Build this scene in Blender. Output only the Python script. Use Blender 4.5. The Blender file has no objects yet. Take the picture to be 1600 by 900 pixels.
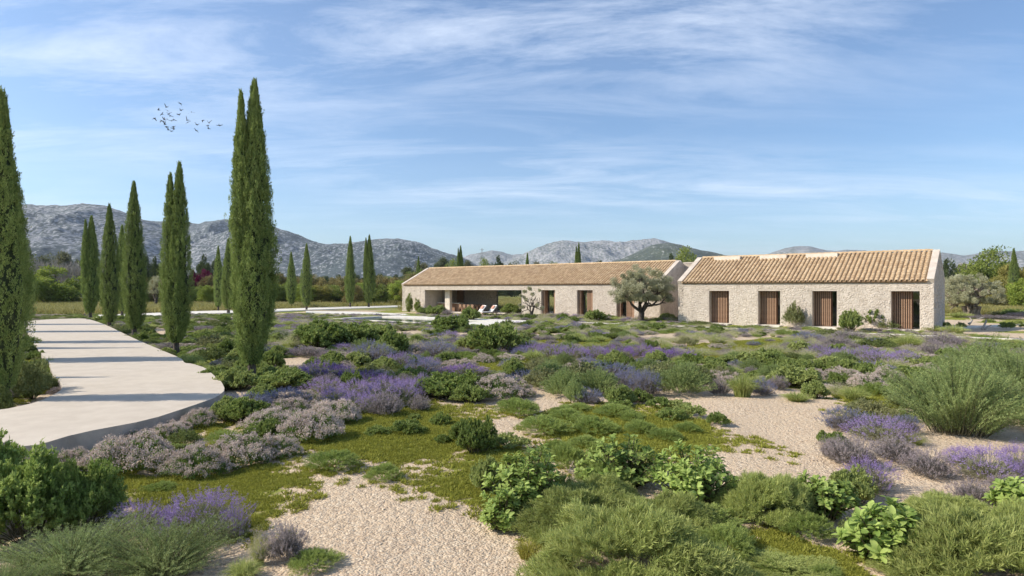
import bpy, math
import numpy as np
from mathutils import Vector, Matrix
R_ = math.radians
scene = bpy.context.scene
COL = scene.collection
# ------------------------------------------------------------------ camera, sky, sun, exposure
F = 975.0          # focal length in pixels of the 1600 px wide photograph
EYE = 2.74
HOR = 452.0
cam = bpy.data.cameras.new('camera'); camo = bpy.data.objects.new('camera', cam); COL.objects.link(camo)
cam.sensor_width = 36; cam.lens = F/1600*36; cam.clip_end = 20000; cam.clip_start = .1
cam.shift_y = 2.0/1600
camo.location = (0, 0, EYE); camo.rotation_euler = (R_(90), 0, 0)
scene.camera = camo
SUN_EL = 37.0
TRAVEL = Vector((1, .07, 0)).normalized()
sdir = -TRAVEL*math.cos(R_(SUN_EL)) + Vector((0, 0, math.sin(R_(SUN_EL))))
w = bpy.data.worlds.new('World'); scene.world = w; w.use_nodes = True
nt = w.node_tree; nt.nodes.clear()
def NN(nt, t, **k):
    n = nt.nodes.new(t)
    for a, b in k.items(): setattr(n, a, b)
    return n
def LK(nt, a, b): nt.links.new(a, b)
def VM(nt, op, a, b=None):
    n = NN(nt, 'ShaderNodeVectorMath', operation=op)
    for i, x in enumerate((a, b)):
        if x is None: continue
        if isinstance(x, (tuple, list)): n.inputs[i].default_value = x
        else: LK(nt, x, n.inputs[i])
    return n.outputs[0]
def MA(nt, op, a, b=None, c=None, clamp=False):
    n = NN(nt, 'ShaderNodeMath', operation=op, use_clamp=clamp)
    for i, x in enumerate((a, b, c)):
        if x is None: continue
        if isinstance(x, (int, float)): n.inputs[i].default_value = x
        else: LK(nt, x, n.inputs[i])
    return n.outputs[0]
def MIX(nt, f, a, b):
    n = NN(nt, 'ShaderNodeMix', data_type='RGBA')
    for k, x in ((0, f), (6, a), (7, b)):
        if isinstance(x, (int, float)): n.inputs[k].default_value = x
        elif isinstance(x, (tuple, list)): n.inputs[k].default_value = (*x[:3], 1)
        else: LK(nt, x, n.inputs[k])
    return n.outputs[2]
def NOI(nt, vec, sc, det=4, rough=.55, dist=0):
    n = NN(nt, 'ShaderNodeTexNoise'); n.inputs['Scale'].default_value = sc; n.inputs['Detail'].default_value = det
    n.inputs['Roughness'].default_value = rough; n.inputs['Distortion'].default_value = dist
    if vec is not None: LK(nt, vec, n.inputs['Vector'])
    return n.outputs[0]
def RAMP(nt, f, lo, hi, a=0., b=1.):
    n = NN(nt, 'ShaderNodeMapRange'); LK(nt, f, n.inputs[0])
    n.inputs[1].default_value = lo; n.inputs[2].default_value = hi; n.inputs[3].default_value = a; n.inputs[4].default_value = b
    return n.outputs[0]
sky = NN(nt, 'ShaderNodeTexSky', sky_type='NISHITA', sun_disc=False)
sky.sun_elevation = R_(SUN_EL); sky.sun_rotation = math.atan2(sdir.x, sdir.y) % (2*math.pi)
sky.air_density = 1.0; sky.dust_density = .8; sky.ozone_density = 1.6
tc = NN(nt, 'ShaderNodeTexCoord'); sx = NN(nt, 'ShaderNodeSeparateXYZ'); LK(nt, tc.outputs['Generated'], sx.inputs[0])
zz = MA(nt, 'ADD', MA(nt, 'MAXIMUM', sx.outputs[2], 0.0), .10)
cx = NN(nt, 'ShaderNodeCombineXYZ'); LK(nt, MA(nt, 'DIVIDE', sx.outputs[0], zz), cx.inputs[0]); LK(nt, MA(nt, 'DIVIDE', sx.outputs[1], zz), cx.inputs[1])
mp = NN(nt, 'ShaderNodeMapping'); mp.inputs['Rotation'].default_value = (0, 0, R_(-14)); mp.inputs['Scale'].default_value = (.33, 1.0, 1); LK(nt, cx.outputs[0], mp.inputs[0])
n1 = NOI(nt, mp.outputs[0], 2.3, 12, .68, .5)
mp2 = NN(nt, 'ShaderNodeMapping'); mp2.inputs['Location'].default_value = (1.9, .4, 0); mp2.inputs['Rotation'].default_value = (0, 0, R_(-20)); mp2.inputs['Scale'].default_value = (.22, .5, 1); LK(nt, cx.outputs[0], mp2.inputs[0])
n2 = NOI(nt, mp2.outputs[0], 1.1, 4, .5, .5)
cl = MA(nt, 'MULTIPLY', RAMP(nt, n1, .42, .78), RAMP(nt, n2, .32, .66))
lowf = RAMP(nt, sx.outputs[2], .0, .22, .25, 1.)
cl = MA(nt, 'MULTIPLY', MA(nt, 'MULTIPLY', cl, lowf), .95, clamp=True)
veil = MA(nt, 'MULTIPLY', RAMP(nt, n2, .35, .75), .07)
cl = MA(nt, 'ADD', cl, veil, clamp=True)
CLOUD = (6.9, 7.6, 8.8)
skyc = VM(nt, 'MULTIPLY', sky.outputs[0], (.85, 1.0, 1.15))
skc = MIX(nt, cl, skyc, CLOUD)
bg = NN(nt, 'ShaderNodeBackground'); LK(nt, skc, bg.inputs[0]); bg.inputs[1].default_value = .122
wo = NN(nt, 'ShaderNodeOutputWorld'); LK(nt, bg.outputs[0], wo.inputs[0])
sl = bpy.data.lights.new('sun', 'SUN'); sl.energy = 4.9; sl.angle = R_(.55); sl.color = (1, .925, .80)
so = bpy.data.objects.new('sun', sl); COL.objects.link(so); so.rotation_euler = sdir.to_track_quat('Z', 'Y').to_euler(); so.location = (-30, -5, 40)
scene.view_settings.view_transform = 'Standard'; scene.view_settings.look = 'None'; scene.view_settings.gamma = 1; scene.view_settings.exposure = 0.32
scene.cycles.use_denoising = True; scene.cycles.max_bounces = 7; scene.cycles.transparent_max_bounces = 8
scene.cycles.diffuse_bounces = 3; scene.cycles.glossy_bounces = 2; scene.cycles.transmission_bounces = 6
scene.cycles.use_adaptive_sampling = True; scene.cycles.adaptive_threshold = .02
scene.cycles.caustics_reflective = False; scene.cycles.caustics_refractive = False

# ------------------------------------------------------------------ tools
def G(px, py, z=0.):
    D = F*(EYE-z)/(py-HOR); return np.array([(px-800)/F*D, D])
def PX(x, y, z=0.):
    return 800+F*x/y, HOR+F*(EYE-z)/y
def at(px, D): return ((px-800)/F*D, D)
def tag(o, label=None, cat=None, group=None, kind=None):
    for k, v in (('label', label), ('category', cat), ('group', group), ('kind', kind)):
        if v: o[k] = v
    return o
def link(name, me, parent=None, loc=(0, 0, 0), rot=(0, 0, 0), scale=(1, 1, 1)):
    o = bpy.data.objects.new(name, me); COL.objects.link(o); o.location = loc; o.rotation_euler = rot; o.scale = scale
    if parent is not None: o.parent = parent
    return o
def nrm(a): return a/np.maximum(np.linalg.norm(a, axis=-1, keepdims=True), 1e-9)
class Acc:
    def __init__(s): s.v = []; s.q = []; s.m = []; s.t = []; s.n = 0
    def add(s, V, Q, mat=0, tint=None):
        V = np.asarray(V, float).reshape(-1, 3); Q = np.asarray(Q, int).reshape(-1, 4)
        s.v.append(V); s.q.append(Q+s.n); s.n += len(V); s.m.append(np.full(len(Q), mat))
        if tint is None: tint = .5
        s.t.append(np.broadcast_to(np.asarray(tint, float), (len(Q),)))
        return s
    def kites(s, P, D, N, L, W, fold=.15, mid=.45, mat=0, tint=None):
        n = len(P); D = nrm(D); S = nrm(np.cross(D, N)); Nn = np.cross(S, D)
        L = np.broadcast_to(np.asarray(L, float), (n,))[:, None]; W = np.broadcast_to(np.asarray(W, float), (n,))[:, None]
        V = np.stack([P, P+D*L*mid+S*W/2+Nn*W*fold, P+D*L, P+D*L*mid-S*W/2+Nn*W*fold], 1).reshape(-1, 3)
        return s.add(V, np.arange(n*4).reshape(-1, 4), mat, tint)
    def tube(s, pts, rads, seg=6, mat=0, tint=.5, cap=True):
        pts = np.asarray(pts, float); rads = np.asarray(rads, float); n = len(pts)
        T = np.gradient(pts, axis=0); T = nrm(T)
        ref = np.array([0, 0, 1.]) if abs(T[:, 2]).mean() < .8 else np.array([1., 0, 0])
        A = nrm(np.cross(T, ref)); B = np.cross(T, A)
        an = np.linspace(0, 2*np.pi, seg, endpoint=False)
        V = pts[:, None, :]+rads[:, None, None]*(A[:, None, :]*np.cos(an)[None, :, None]+B[:, None, :]*np.sin(an)[None, :, None])
        i = np.arange(n-1)[:, None]*seg; j = np.arange(seg)[None, :]; j2 = (j+1) % seg
        Q = np.stack([i+j, i+j2, i+seg+j2, i+seg+j], -1).reshape(-1, 4)
        return s.add(V.reshape(-1, 3), Q, mat, tint)
    def box(s, a, b, mat=0, tint=.5, M=None):
        x0, y0, z0 = a; x1, y1, z1 = b
        V = np.array([(x0,y0,z0),(x1,y0,z0),(x1,y1,z0),(x0,y1,z0),(x0,y0,z1),(x1,y0,z1),(x1,y1,z1),(x0,y1,z1)], float)
        if M is not None: V = V@np.array(M.to_3x3()).T+np.array(M.translation)
        return s.add(V, [(0,3,2,1),(4,5,6,7),(0,1,5,4),(1,2,6,5),(2,3,7,6),(3,0,4,7)], mat, tint)
    def merge(s, o, matoff=0):
        for V, Q, m, t in zip(o.v, o.q, o.m, o.t):
            base = min(int(Q.min()), 10**9)
            s.v.append(V); s.m.append(m+matoff); s.t.append(t)
        off = s.n
        for Q in o.q: s.q.append(Q+off)
        s.n += o.n
        return s
    def mesh(s, name, mats, smooth=False):
        V = np.concatenate(s.v); Q = np.concatenate(s.q); m = np.concatenate(s.m); t = np.concatenate(s.t)
        me = bpy.data.meshes.new(name)
        me.vertices.add(len(V)); me.vertices.foreach_set('co', V.astype(np.float32).ravel())
        me.loops.add(len(Q)*4); me.loops.foreach_set('vertex_index', Q.astype(np.int32).ravel())
        me.polygons.add(len(Q)); me.polygons.foreach_set('loop_start', np.arange(len(Q), dtype=np.int32)*4)
        me.polygons.foreach_set('material_index', m.astype(np.int32))
        me.polygons.foreach_set('use_smooth', np.full(len(Q), smooth))
        me.update(calc_edges=True)
        a = me.attributes.new('tint', 'FLOAT', 'FACE'); a.data.foreach_set('value', t.astype(np.float32))
        for x in mats: me.materials.append(x)
        return me
def polymesh(name, verts, faces, mats):
    me = bpy.data.meshes.new(name); me.from_pydata([tuple(map(float, v)) for v in verts], [], faces); me.update()
    for x in mats: me.materials.append(x)
    return me
def fbm(x, y, seed=0, octv=5, lac=2.0, gain=.5, ridge=False):
    out = 0; amp = 1; tot = 0
    for o in range(octv):
        xi = np.floor(x).astype(np.int64); yi = np.floor(y).astype(np.int64); fx = x-xi; fy = y-yi
        fx = fx*fx*(3-2*fx); fy = fy*fy*(3-2*fy)
        def h(a, b):
            k = (a*374761393+b*668265263+(seed+o*17)*1274126177) & 0x7fffffff
            k = ((k ^ (k >> 13))*1103515245) & 0x7fffffff
            return ((k ^ (k >> 16)) & 0xffff)/65535.
        v = (h(xi, yi)*(1-fx)+h(xi+1, yi)*fx)*(1-fy)+(h(xi, yi+1)*(1-fx)+h(xi+1, yi+1)*fx)*fy
        if ridge: v = 1-abs(2*v-1)
        out = out+v*amp; tot += amp; amp *= gain; x = x*lac+3.1; y = y*lac+7.7
    return out/tot
def inpoly(P, poly):
    P = np.atleast_2d(P); poly = np.asarray(poly); x, y = P[:, 0], P[:, 1]; r = np.zeros(len(P), bool); j = len(poly)-1
    for i in range(len(poly)):
        xi, yi = poly[i]; xj, yj = poly[j]
        c = ((yi > y) != (yj > y)) & (x < (xj-xi)*(y-yi)/((yj-yi) if yj != yi else 1e-9)+xi); r ^= c; j = i
    return r
def pxpoly(pts, z=0.): return np.array([G(a, b, z) for a, b in pts])

# ------------------------------------------------------------------ materials
def newmat(name):
    m = bpy.data.materials.new(name); m.use_nodes = True; nt = m.node_tree
    return m, nt, nt.nodes['Principled BSDF'], nt.nodes['Material Output']
def leafmat(name, a, b, c=None, trans=.28, rough=.55, hue=.12, spec=.12):
    """two leaf colours mixed leaf by leaf, and plant by plant a little"""
    if a[1] > a[0] and a[1] > a[2]:
        a, b, c = [None if q is None else (min(q[0]*1.60, .62), min(q[1]*1.40, .64), q[2]*1.80) for q in (a, b, c)]; trans = min(trans+.08, .4)
    m, nt, p, out = newmat(name)
    at_ = NN(nt, 'ShaderNodeAttribute', attribute_name='tint'); oi = NN(nt, 'ShaderNodeObjectInfo')
    col = MIX(nt, at_.outputs['Fac'], a, b)
    if c: col = MIX(nt, RAMP(nt, oi.outputs['Random'], .3, 1, 0, .55), col, c)
    hs = NN(nt, 'ShaderNodeHueSaturation'); LK(nt, col, hs.inputs['Color'])
    LK(nt, RAMP(nt, oi.outputs['Random'], 0, 1, 1-hue, 1+hue), hs.inputs['Value'])
    LK(nt, hs.outputs[0], p.inputs['Base Color']); p.inputs['Roughness'].default_value = rough
    p.inputs['Specular IOR Level'].default_value = spec
    tr = NN(nt, 'ShaderNodeBsdfTranslucent'); LK(nt, hs.outputs[0], tr.inputs[0])
    mx = NN(nt, 'ShaderNodeMixShader'); mx.inputs[0].default_value = trans
    LK(nt, p.outputs[0], mx.inputs[1]); LK(nt, tr.outputs[0], mx.inputs[2]); LK(nt, mx.outputs[0], out.inputs[0])
    return m
def geo_pos(nt):
    return NN(nt, 'ShaderNodeNewGeometry').outputs['Position']
def bump(nt, p, h, strength=.5, dist=.02, prev=None):
    b = NN(nt, 'ShaderNodeBump'); b.inputs['Strength'].default_value = strength; b.inputs['Distance'].default_value = dist
    LK(nt, h, b.inputs['Height'])
    if prev is not None: LK(nt, prev, b.inputs['Normal'])
    LK(nt, b.outputs[0], p.inputs['Normal']); return b.outputs[0]
def noisemat(name, a, b, sc=4., rough=.8, bsc=None, bst=.4, bd=.01, det=6, tint=False, c=None, tinted=.5, stain=0):
    m, nt, p, out = newmat(name); pos = NN(nt, 'ShaderNodeTexCoord').outputs['Object']
    f = RAMP(nt, NOI(nt, pos, sc, det), .35, .65); col = MIX(nt, f, a, b)
    if tint:
        at_ = NN(nt, 'ShaderNodeAttribute', attribute_name='tint')
        col = MIX(nt, MA(nt, 'MULTIPLY', at_.outputs['Fac'], tinted), col, c or b)
    LK(nt, col, p.inputs['Base Color']); p.inputs['Roughness'].default_value = rough
    if stain:
        mpn = NN(nt, 'ShaderNodeMapping'); mpn.inputs['Scale'].default_value = (1.3, 1.3, .28); LK(nt, pos, mpn.inputs[0])
        st1 = RAMP(nt, NOI(nt, mpn.outputs[0], 1.0, 6, .65), .40, .72, 0, stain); LK(nt, MIX(nt, st1, col, (.30, .245, .20)), p.inputs['Base Color'])
    if bsc: bump(nt, p, NOI(nt, pos, bsc, 5), bst, bd)
    return m
M = {}
M['lav_leaf'] = leafmat('lavender_foliage', (.12,.155,.055), (.22,.25,.11), (.19,.19,.12), .2)
M['lav_purple'] = leafmat('purple_flowers', (.28,.19,.40), (.45,.34,.60), (.37,.28,.44), .3, hue=.15)
M['lav_violet'] = leafmat('violet_flowers', (.23,.13,.35), (.36,.24,.52), None, .3)
M['lav_blue'] = leafmat('blue_flowers', (.16,.17,.26), (.30,.30,.43), (.22,.22,.27), .3)
M['lav_grey'] = leafmat('faded_flowers', (.27,.22,.22), (.43,.36,.38), (.36,.31,.28), .25)
M['lav_leaf_grey'] = leafmat('grey_foliage', (.12, .125, .085), (.2, .2, .15), None, .2)
M['thyme_leaf'] = leafmat('thyme_leaves', (.08,.15,.03), (.15,.23,.05), None, .25)
M['thyme_flower'] = leafmat('thyme_flowers', (.46,.36,.31), (.72,.61,.54), (.58,.48,.42), .25)
M['cotton'] = leafmat('santolina_needles', (.125,.20,.035), (.24,.32,.075), (.19,.25,.06), .28)
M['cotton_hi'] = leafmat('soft_needles', (.155,.22,.045), (.32,.38,.105), None, .28)
M['leafy'] = leafmat('shrub_leaves', (.105,.175,.03), (.22,.295,.07), (.22,.25,.08), .3, .42, hue=.25)
M['leafy_l'] = leafmat('light_shrub_leaves', (.115,.19,.03), (.24,.33,.08), None, .32, .42)
M['dark'] = leafmat('dark_shrub_leaves', (.085,.13,.028), (.165,.215,.055), (.19,.19,.09), .22, .5, hue=.2)
M['rosemary'] = leafmat('rosemary_needles', (.105,.165,.045), (.23,.30,.09), None, .22, .5)
M['grass'] = leafmat('grass_blades', (.17,.24,.045), (.32,.38,.11), (.25,.30,.1), .3)
M['grass_gold'] = leafmat('gold_grass_blades', (.25, .25, .04), (.40, .36, .10), None, .3)
M['plume'] = leafmat('grass_plumes', (.46,.41,.27), (.68,.61,.44), None, .35)
M['broad'] = leafmat('broad_leaves', (.12,.20,.035), (.26,.36,.08), None, .3, .45, spec=.15)
M['stem'] = noisemat('green_brown_stems', (.09, .08, .04), (.14, .12, .06), 8)
M['carpet'] = leafmat('carpet_leaves', (.14,.17,.02), (.255,.285,.045), (.19,.22,.03), .25)
M['cypress'] = leafmat('cypress_sprays', (.075,.13,.026), (.235,.32,.08), None, .2, .6)
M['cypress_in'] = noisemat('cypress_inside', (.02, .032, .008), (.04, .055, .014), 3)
M['olive'] = leafmat('olive_leaves', (.19,.215,.085), (.42,.43,.23), (.28,.30,.15), .22, .45)
M['bark'] = noisemat('bark', (.045, .035, .028), (.12, .095, .075), 6, .9, 14, .8, .03)
M['bark_l'] = noisemat('pale_bark', (.16, .12, .09), (.30, .24, .19), 5, .9, 9, .9, .05)
M['t_green'] = leafmat('tree_leaves', (.085,.135,.02), (.21,.27,.055), (.17,.21,.05), .25)
M['t_bright'] = leafmat('bright_tree_leaves', (.12,.18,.022), (.26,.34,.06), None, .28)
M['t_dark'] = leafmat('dark_tree_leaves', (.03, .055, .015), (.075, .11, .03), (.06, .08, .03), .2)
M['t_yellow'] = leafmat('yellow_green_leaves', (.14, .155, .03), (.26, .27, .065), (.2, .19, .05), .28)
M['t_tan'] = leafmat('dry_reeds', (.22, .19, .07), (.36, .31, .13), (.3, .24, .1), .25)
M['t_grey'] = leafmat('grey_tree_leaves', (.17, .18, .11), (.30, .30, .20), None, .25)
M['t_mag'] = leafmat('magenta_flowers', (.11, .012, .04), (.21, .03, .085), None, .25)
M['t_far'] = leafmat('far_leaves', (.07, .10, .04), (.13, .16, .065), (.14, .13, .06), .2)
M['twig'] = noisemat('bare_twigs', (.30, .26, .22), (.46, .41, .36), 3)
M['field'] = leafmat('field_grass', (.16, .18, .045), (.27, .285, .09), (.28, .25, .1), .3)
# gravelly ground with green mats
def ground_material():
    m, nt, p, out = newmat('gravel_ground'); pos = geo_pos(nt)
    at_ = NN(nt, 'ShaderNodeAttribute', attribute_name='cover'); ft = NN(nt, 'ShaderNodeAttribute', attribute_name='field')
    sep = NOI(nt, pos, .35, 4); fine = NOI(nt, pos, 22, 6, .7); vo = NN(nt, 'ShaderNodeTexVoronoi'); vo.inputs['Scale'].default_value = 34; LK(nt, pos, vo.inputs['Vector'])
    vo2 = NN(nt, 'ShaderNodeTexVoronoi'); vo2.inputs['Scale'].default_value = 11; LK(nt, pos, vo2.inputs['Vector'])
    sand = MIX(nt, RAMP(nt, fine, .3, .7), (.47, .345, .225), (.68, .535, .385))
    sand = MIX(nt, RAMP(nt, sep, .35, .65, 0, .35), sand, (.57, .43, .28))
    sepc = NN(nt, 'ShaderNodeSeparateColor'); LK(nt, vo.outputs['Color'], sepc.inputs[0])
    sand = MIX(nt, RAMP(nt, sepc.outputs[0], .62, .95, 0, .5), sand, (.70, .61, .47))
    sand = MIX(nt, RAMP(nt, sepc.outputs[1], .75, 1., 0, .6), sand, (.30, .21, .15))
    gr = MIX(nt, RAMP(nt, NOI(nt, pos, 9, 5), .3, .7), (.16, .18, .025), (.27, .285, .055))
    edge = MA(nt, 'ADD', at_.outputs['Fac'], RAMP(nt, NOI(nt, pos, 5, 5), .2, .8, -.45, .45))
    col = MIX(nt, RAMP(nt, edge, .44, .56), sand, gr)
    fld = MIX(nt, RAMP(nt, NOI(nt, pos, .12, 6), .3, .7), (.17, .18, .05), (.27, .27, .09))
    col = MIX(nt, ft.outputs['Fac'], col, fld)
    LK(nt, col, p.inputs['Base Color']); p.inputs['Roughness'].default_value = .95; p.inputs['Specular IOR Level'].default_value = .15
    h = MA(nt, 'ADD', MA(nt, 'MULTIPLY', vo.outputs['Distance'], -.7), MA(nt, 'MULTIPLY', vo2.outputs['Distance'], -.9)); h = MA(nt, 'ADD', h, fine)
    bump(nt, p, h, .8, .03)
    return m
M['ground'] = ground_material()
def slab_material():
    m, nt, p, out = newmat('pale_concrete'); pos = geo_pos(nt)
    a = NOI(nt, pos, 2.2, 6, .65); b = NOI(nt, pos, 60, 3, .7)
    col = MIX(nt, RAMP(nt, a, .35, .68), (.47, .395, .31), (.56, .48, .385)); col = MIX(nt, RAMP(nt, b, .35, .7, 0, .35), col, (.62, .55, .46))
    LK(nt, col, p.inputs['Base Color']); p.inputs['Roughness'].default_value = .85; bump(nt, p, b, .35, .006); return m
M['slab'] = slab_material()
M['slab_side'] = noisemat('shade_toned_concrete', (.36, .315, .27), (.50, .44, .38), 2.5, .9, 30, .5, .01)  # shade on the slab's side face put into a darker concrete colour
M['white_stone'] = noisemat('white_coping', (.62, .57, .49), (.76, .71, .62), 3, .7, 40, .2, .004)
M['stone'] = noisemat('limewashed_stone', (.52, .445, .365), (.69, .60, .51), 7, .92, 11, .9, .035, tint=True, c=(.36, .29, .22), tinted=.5, stain=.35)
M['mortar'] = noisemat('pale_mortar', (.52, .44, .36), (.63, .55, .465), 1.6, .95, 14, .9, .03, stain=.35)
M['plaster'] = noisemat('cream_plaster', (.62, .54, .45), (.72, .64, .54), 2, .9, 30, .3, .006)
M['tile'] = noisemat('clay_tile', (.46, .315, .175), (.66, .485, .295), 2.4, .85, 22, .5, .01, tint=True, c=(.35, .215, .11), tinted=.7, stain=.15)
M['tile_dk'] = noisemat('clay_underside', (.20, .12, .07), (.28, .18, .10), 3)
M['wood'] = noisemat('oiled_wood', (.27, .155, .09), (.38, .235, .145), 3, .6, tint=True, c=(.19, .105, .06))
M['wood_dk'] = noisemat('dark_wood', (.12, .06, .035), (.18, .095, .05), 3, .6)
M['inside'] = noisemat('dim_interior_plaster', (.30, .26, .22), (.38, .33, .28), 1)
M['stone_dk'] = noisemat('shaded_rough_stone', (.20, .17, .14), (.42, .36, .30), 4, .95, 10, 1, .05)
M['white'] = noisemat('white_cushion', (.68, .64, .6), (.78, .74, .7), 4, .8)
M['pink'] = noisemat('rust_cushion', (.45, .22, .15), (.55, .28, .2), 4, .8)
M['bird'] = noisemat('dark_feathers', (.03, .03, .035), (.06, .06, .065), 8)
M['steel'] = noisemat('galvanised_steel', (.25, .26, .28), (.35, .36, .38), 2, .5)
def glassm():
    m, nt, p, out = newmat('window_glass'); p.inputs['Base Color'].default_value = (.85, .9, .9, 1); p.inputs['Roughness'].default_value = .02
    tb = NN(nt, 'ShaderNodeBsdfTransparent'); tb.inputs[0].default_value = (.75, .8, .8, 1); gl = NN(nt, 'ShaderNodeBsdfGlossy'); gl.inputs['Roughness'].default_value = .02
    fr = NN(nt, 'ShaderNodeFresnel'); fr.inputs[0].default_value = 1.7
    mx = NN(nt, 'ShaderNodeMixShader'); LK(nt, fr.outputs[0], mx.inputs[0]); LK(nt, tb.outputs[0], mx.inputs[1]); LK(nt, gl.outputs[0], mx.inputs[2]); LK(nt, mx.outputs[0], out.inputs[0]); return m
M['glass'] = glassm()
def waterm():
    m, nt, p, out = newmat('pool_water'); pos = geo_pos(nt)
    p.inputs['Base Color'].default_value = (.35, .72, .72, 1); p.inputs['Roughness'].default_value = .03; p.inputs['IOR'].default_value = 1.33
    p.inputs['Transmission Weight'].default_value = .9; bump(nt, p, NOI(nt, pos, 2.5, 3), .3, .02); return m
M['water'] = waterm()
M['pool'] = noisemat('turquoise_basin', (.28, .62, .62), (.36, .70, .68), 4)
def rockmat(name, rock, rock2, green, g2, sc, thr, big=.9):
    m, nt, p, out = newmat(name); pos = geo_pos(nt)
    mp_ = NN(nt, 'ShaderNodeMapping'); mp_.inputs['Scale'].default_value = (1, .35, 1.0); LK(nt, pos, mp_.inputs[0]); pv = mp_.outputs[0]
    n_a = NOI(nt, pv, sc, 6, .6); n_b = NOI(nt, pv, sc*12, 3, .6, .1); n_c = NOI(nt, pv, sc*.22, 4, .5)
    r = MIX(nt, RAMP(nt, n_b, .35, .7), rock, rock2)
    g = MIX(nt, RAMP(nt, n_a, .3, .7), green, g2)
    f = MA(nt, 'ADD', n_b, MA(nt, 'ADD', MA(nt, 'MULTIPLY', n_a, .25), MA(nt, 'MULTIPLY', n_c, .45)))
    col = MIX(nt, RAMP(nt, f, thr-.07, thr+.07), g, r)
    LK(nt, col, p.inputs['Base Color']); p.inputs['Roughness'].default_value = .95
    bump(nt, p, n_b, .5, 1.0/sc*.02); return m
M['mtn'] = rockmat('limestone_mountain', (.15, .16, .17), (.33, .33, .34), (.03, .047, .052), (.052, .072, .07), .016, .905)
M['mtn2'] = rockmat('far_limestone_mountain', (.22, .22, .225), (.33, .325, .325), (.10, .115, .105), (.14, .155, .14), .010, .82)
M['mtn3'] = rockmat('wooded_hill', (.17, .18, .17), (.28, .28, .26), (.035, .05, .038), (.06, .075, .05), .016, .98)

# ------------------------------------------------------------------ terrain outlines (walked out on the ground plane)
SLAB_Z = .30
slab_px = [(0,689),(47,699),(120,677),(233,656),(300,634),(340,620),(352,609),(346,596),(336,588),(322,575),(300,568),(288,567),(284,560),(250,546),(212,530),(167,508),(150,502),(134,497.2),(80,498.5),(31,502.5),
           (34,510),(41,512),(42,520),(48,522),(48,532),(54,538),(64,552),(78,566),(80,580),(92,594),(98,604),(94,611),(60,628),(0,641),(-260,668),(-560,720),(-560,760)]
SLAB = pxpoly(slab_px, SLAB_Z)
HD = np.array([.781, -.624]); HB = np.array([.624, .781])     # along the fronts, and away behind them
O2 = np.array([13.45, 50.5]); L2 = 17.2; W2 = 8.3
O1 = np.array([-13.6, 77.3]); L1 = 34.4; W2b = 8.6; W1 = 8.6
def HL(O, u, v): return O+HD*u+HB*v
def h_px(O, px, v=0.):
    k = (px-800)/F; P = O+HB*v          # P + u*HD on the ray x = k*y
    return (k*P[1]-P[0])/(HD[0]-k*HD[1])
PO = np.array([-12.6, 60.3])               # left end of the pool's far edge
PL = 14.0; PW = 5.0
def rect(O, u0, u1, v0, v1): return np.array([HL(O, u0, v0), HL(O, u1, v0), HL(O, u1, v1), HL(O, u0, v1)])
POOL = rect(PO, 0, PL, -PW, 0); TERR = rect(PO, -.6, PL+4.5, -PW-.6, 2.6)
PATHB = pxpoly([(150,493.5),(300,487.5),(427,484),(512,481),(629,478),(629,480.4),(512,484),(427,487.8),(300,492),(150,500)])
PATHC = pxpoly([(478,487.3),(565,488.6),(640,492.3),(640,495),(565,492.6),(478,489.8)])
KERB2 = rect(O2, -6, L2+6.5, -5.7, -5.4)
YARD = pxpoly([(1480,506),(1600,500),(1680,500),(1720,530),(1600,534),(1560,528),(1470,521)])
carpets = [pxpoly(p) for p in (
 [(455,625),(520,622),(600,630),(700,640),(745,655),(752,690),(700,714),(600,716),(480,706),(400,690),(420,650)],
 [(160,735),(300,740),(440,715),(485,740),(470,790),(430,830),(380,850),(300,830),(200,800),(165,790)],
 [(648,755),(700,705),(780,690),(860,720),(830,812),(760,806),(690,785)],
 [(850,648),(960,634),(1080,658),(1165,690),(1150,706),(1040,712),(900,705),(850,690)],
 [(1130,825),(1240,828),(1340,868),(1380,930),(1150,930)],
 [(-60,560),(60,556),(90,608),(-40,640)],
 [(1050,545),(1190,528),(1260,540),(1240,562),(1080,568)], [(820,535),(960,529),(990,540),(850,546)],
 [(1350,606),(1420,600),(1420,646),(1330,640)], [(270,640),(340,634),(360,672),(290,676)], [(1120,505),(1400,520),(1400,527),(1120,512)],
 [(560,560),(640,565),(640,580),(560,582)], [(730,570),(830,565),(830,585),(740,590)],
 [(1170,527),(1260,524),(1270,532),(1200,536)])]
bare = [pxpoly(p) for p in (
 [(330,900),(440,790),(480,730),(560,705),(640,716),(650,790),(760,806),(830,870),(870,960),(330,960)],
 [(1050,625),(1180,612),(1290,612),(1345,645),(1290,700),(1240,760),(1150,750),(1205,700),(1110,655)],
 [(700,612),(760,625),(900,636),(1060,622),(1060,640),(900,650),(860,700),(780,650)],
 [(1090,532),(1200,526),(1200,533),(1090,541)], [(410,565),(500,553),(545,570),(470,580),(420,590)], [(385,600),(445,585),(440,596),(390,612)],
 [(705,521),(750,518),(750,527),(705,528)], [(820,524),(890,520),(890,528),(820,531)], [(1000,524),(1060,520),(1060,534),(1000,532)],
 [(250,508),(225,520),(262,534),(275,520)], [(1400,690),(1500,735),(1560,730),(1600,760),(1500,800),(1400,775),(1360,740)],
 [(600,520),(660,517),(665,524),(610,526)], [(1060,555),(1130,560),(1130,574),(1070,570)])]
blocked = [SLAB, TERR, PATHB, PATHC, YARD, rect(O1, -.6, L1+.3, -.7, W1+1), rect(O2, -.6, L2+.6, -.7, W2+1), rect(O2, -6, L2+6.5, -5.9, -5.3), rect(O1, L1-.2, L1+5, 3, 9)]

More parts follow.
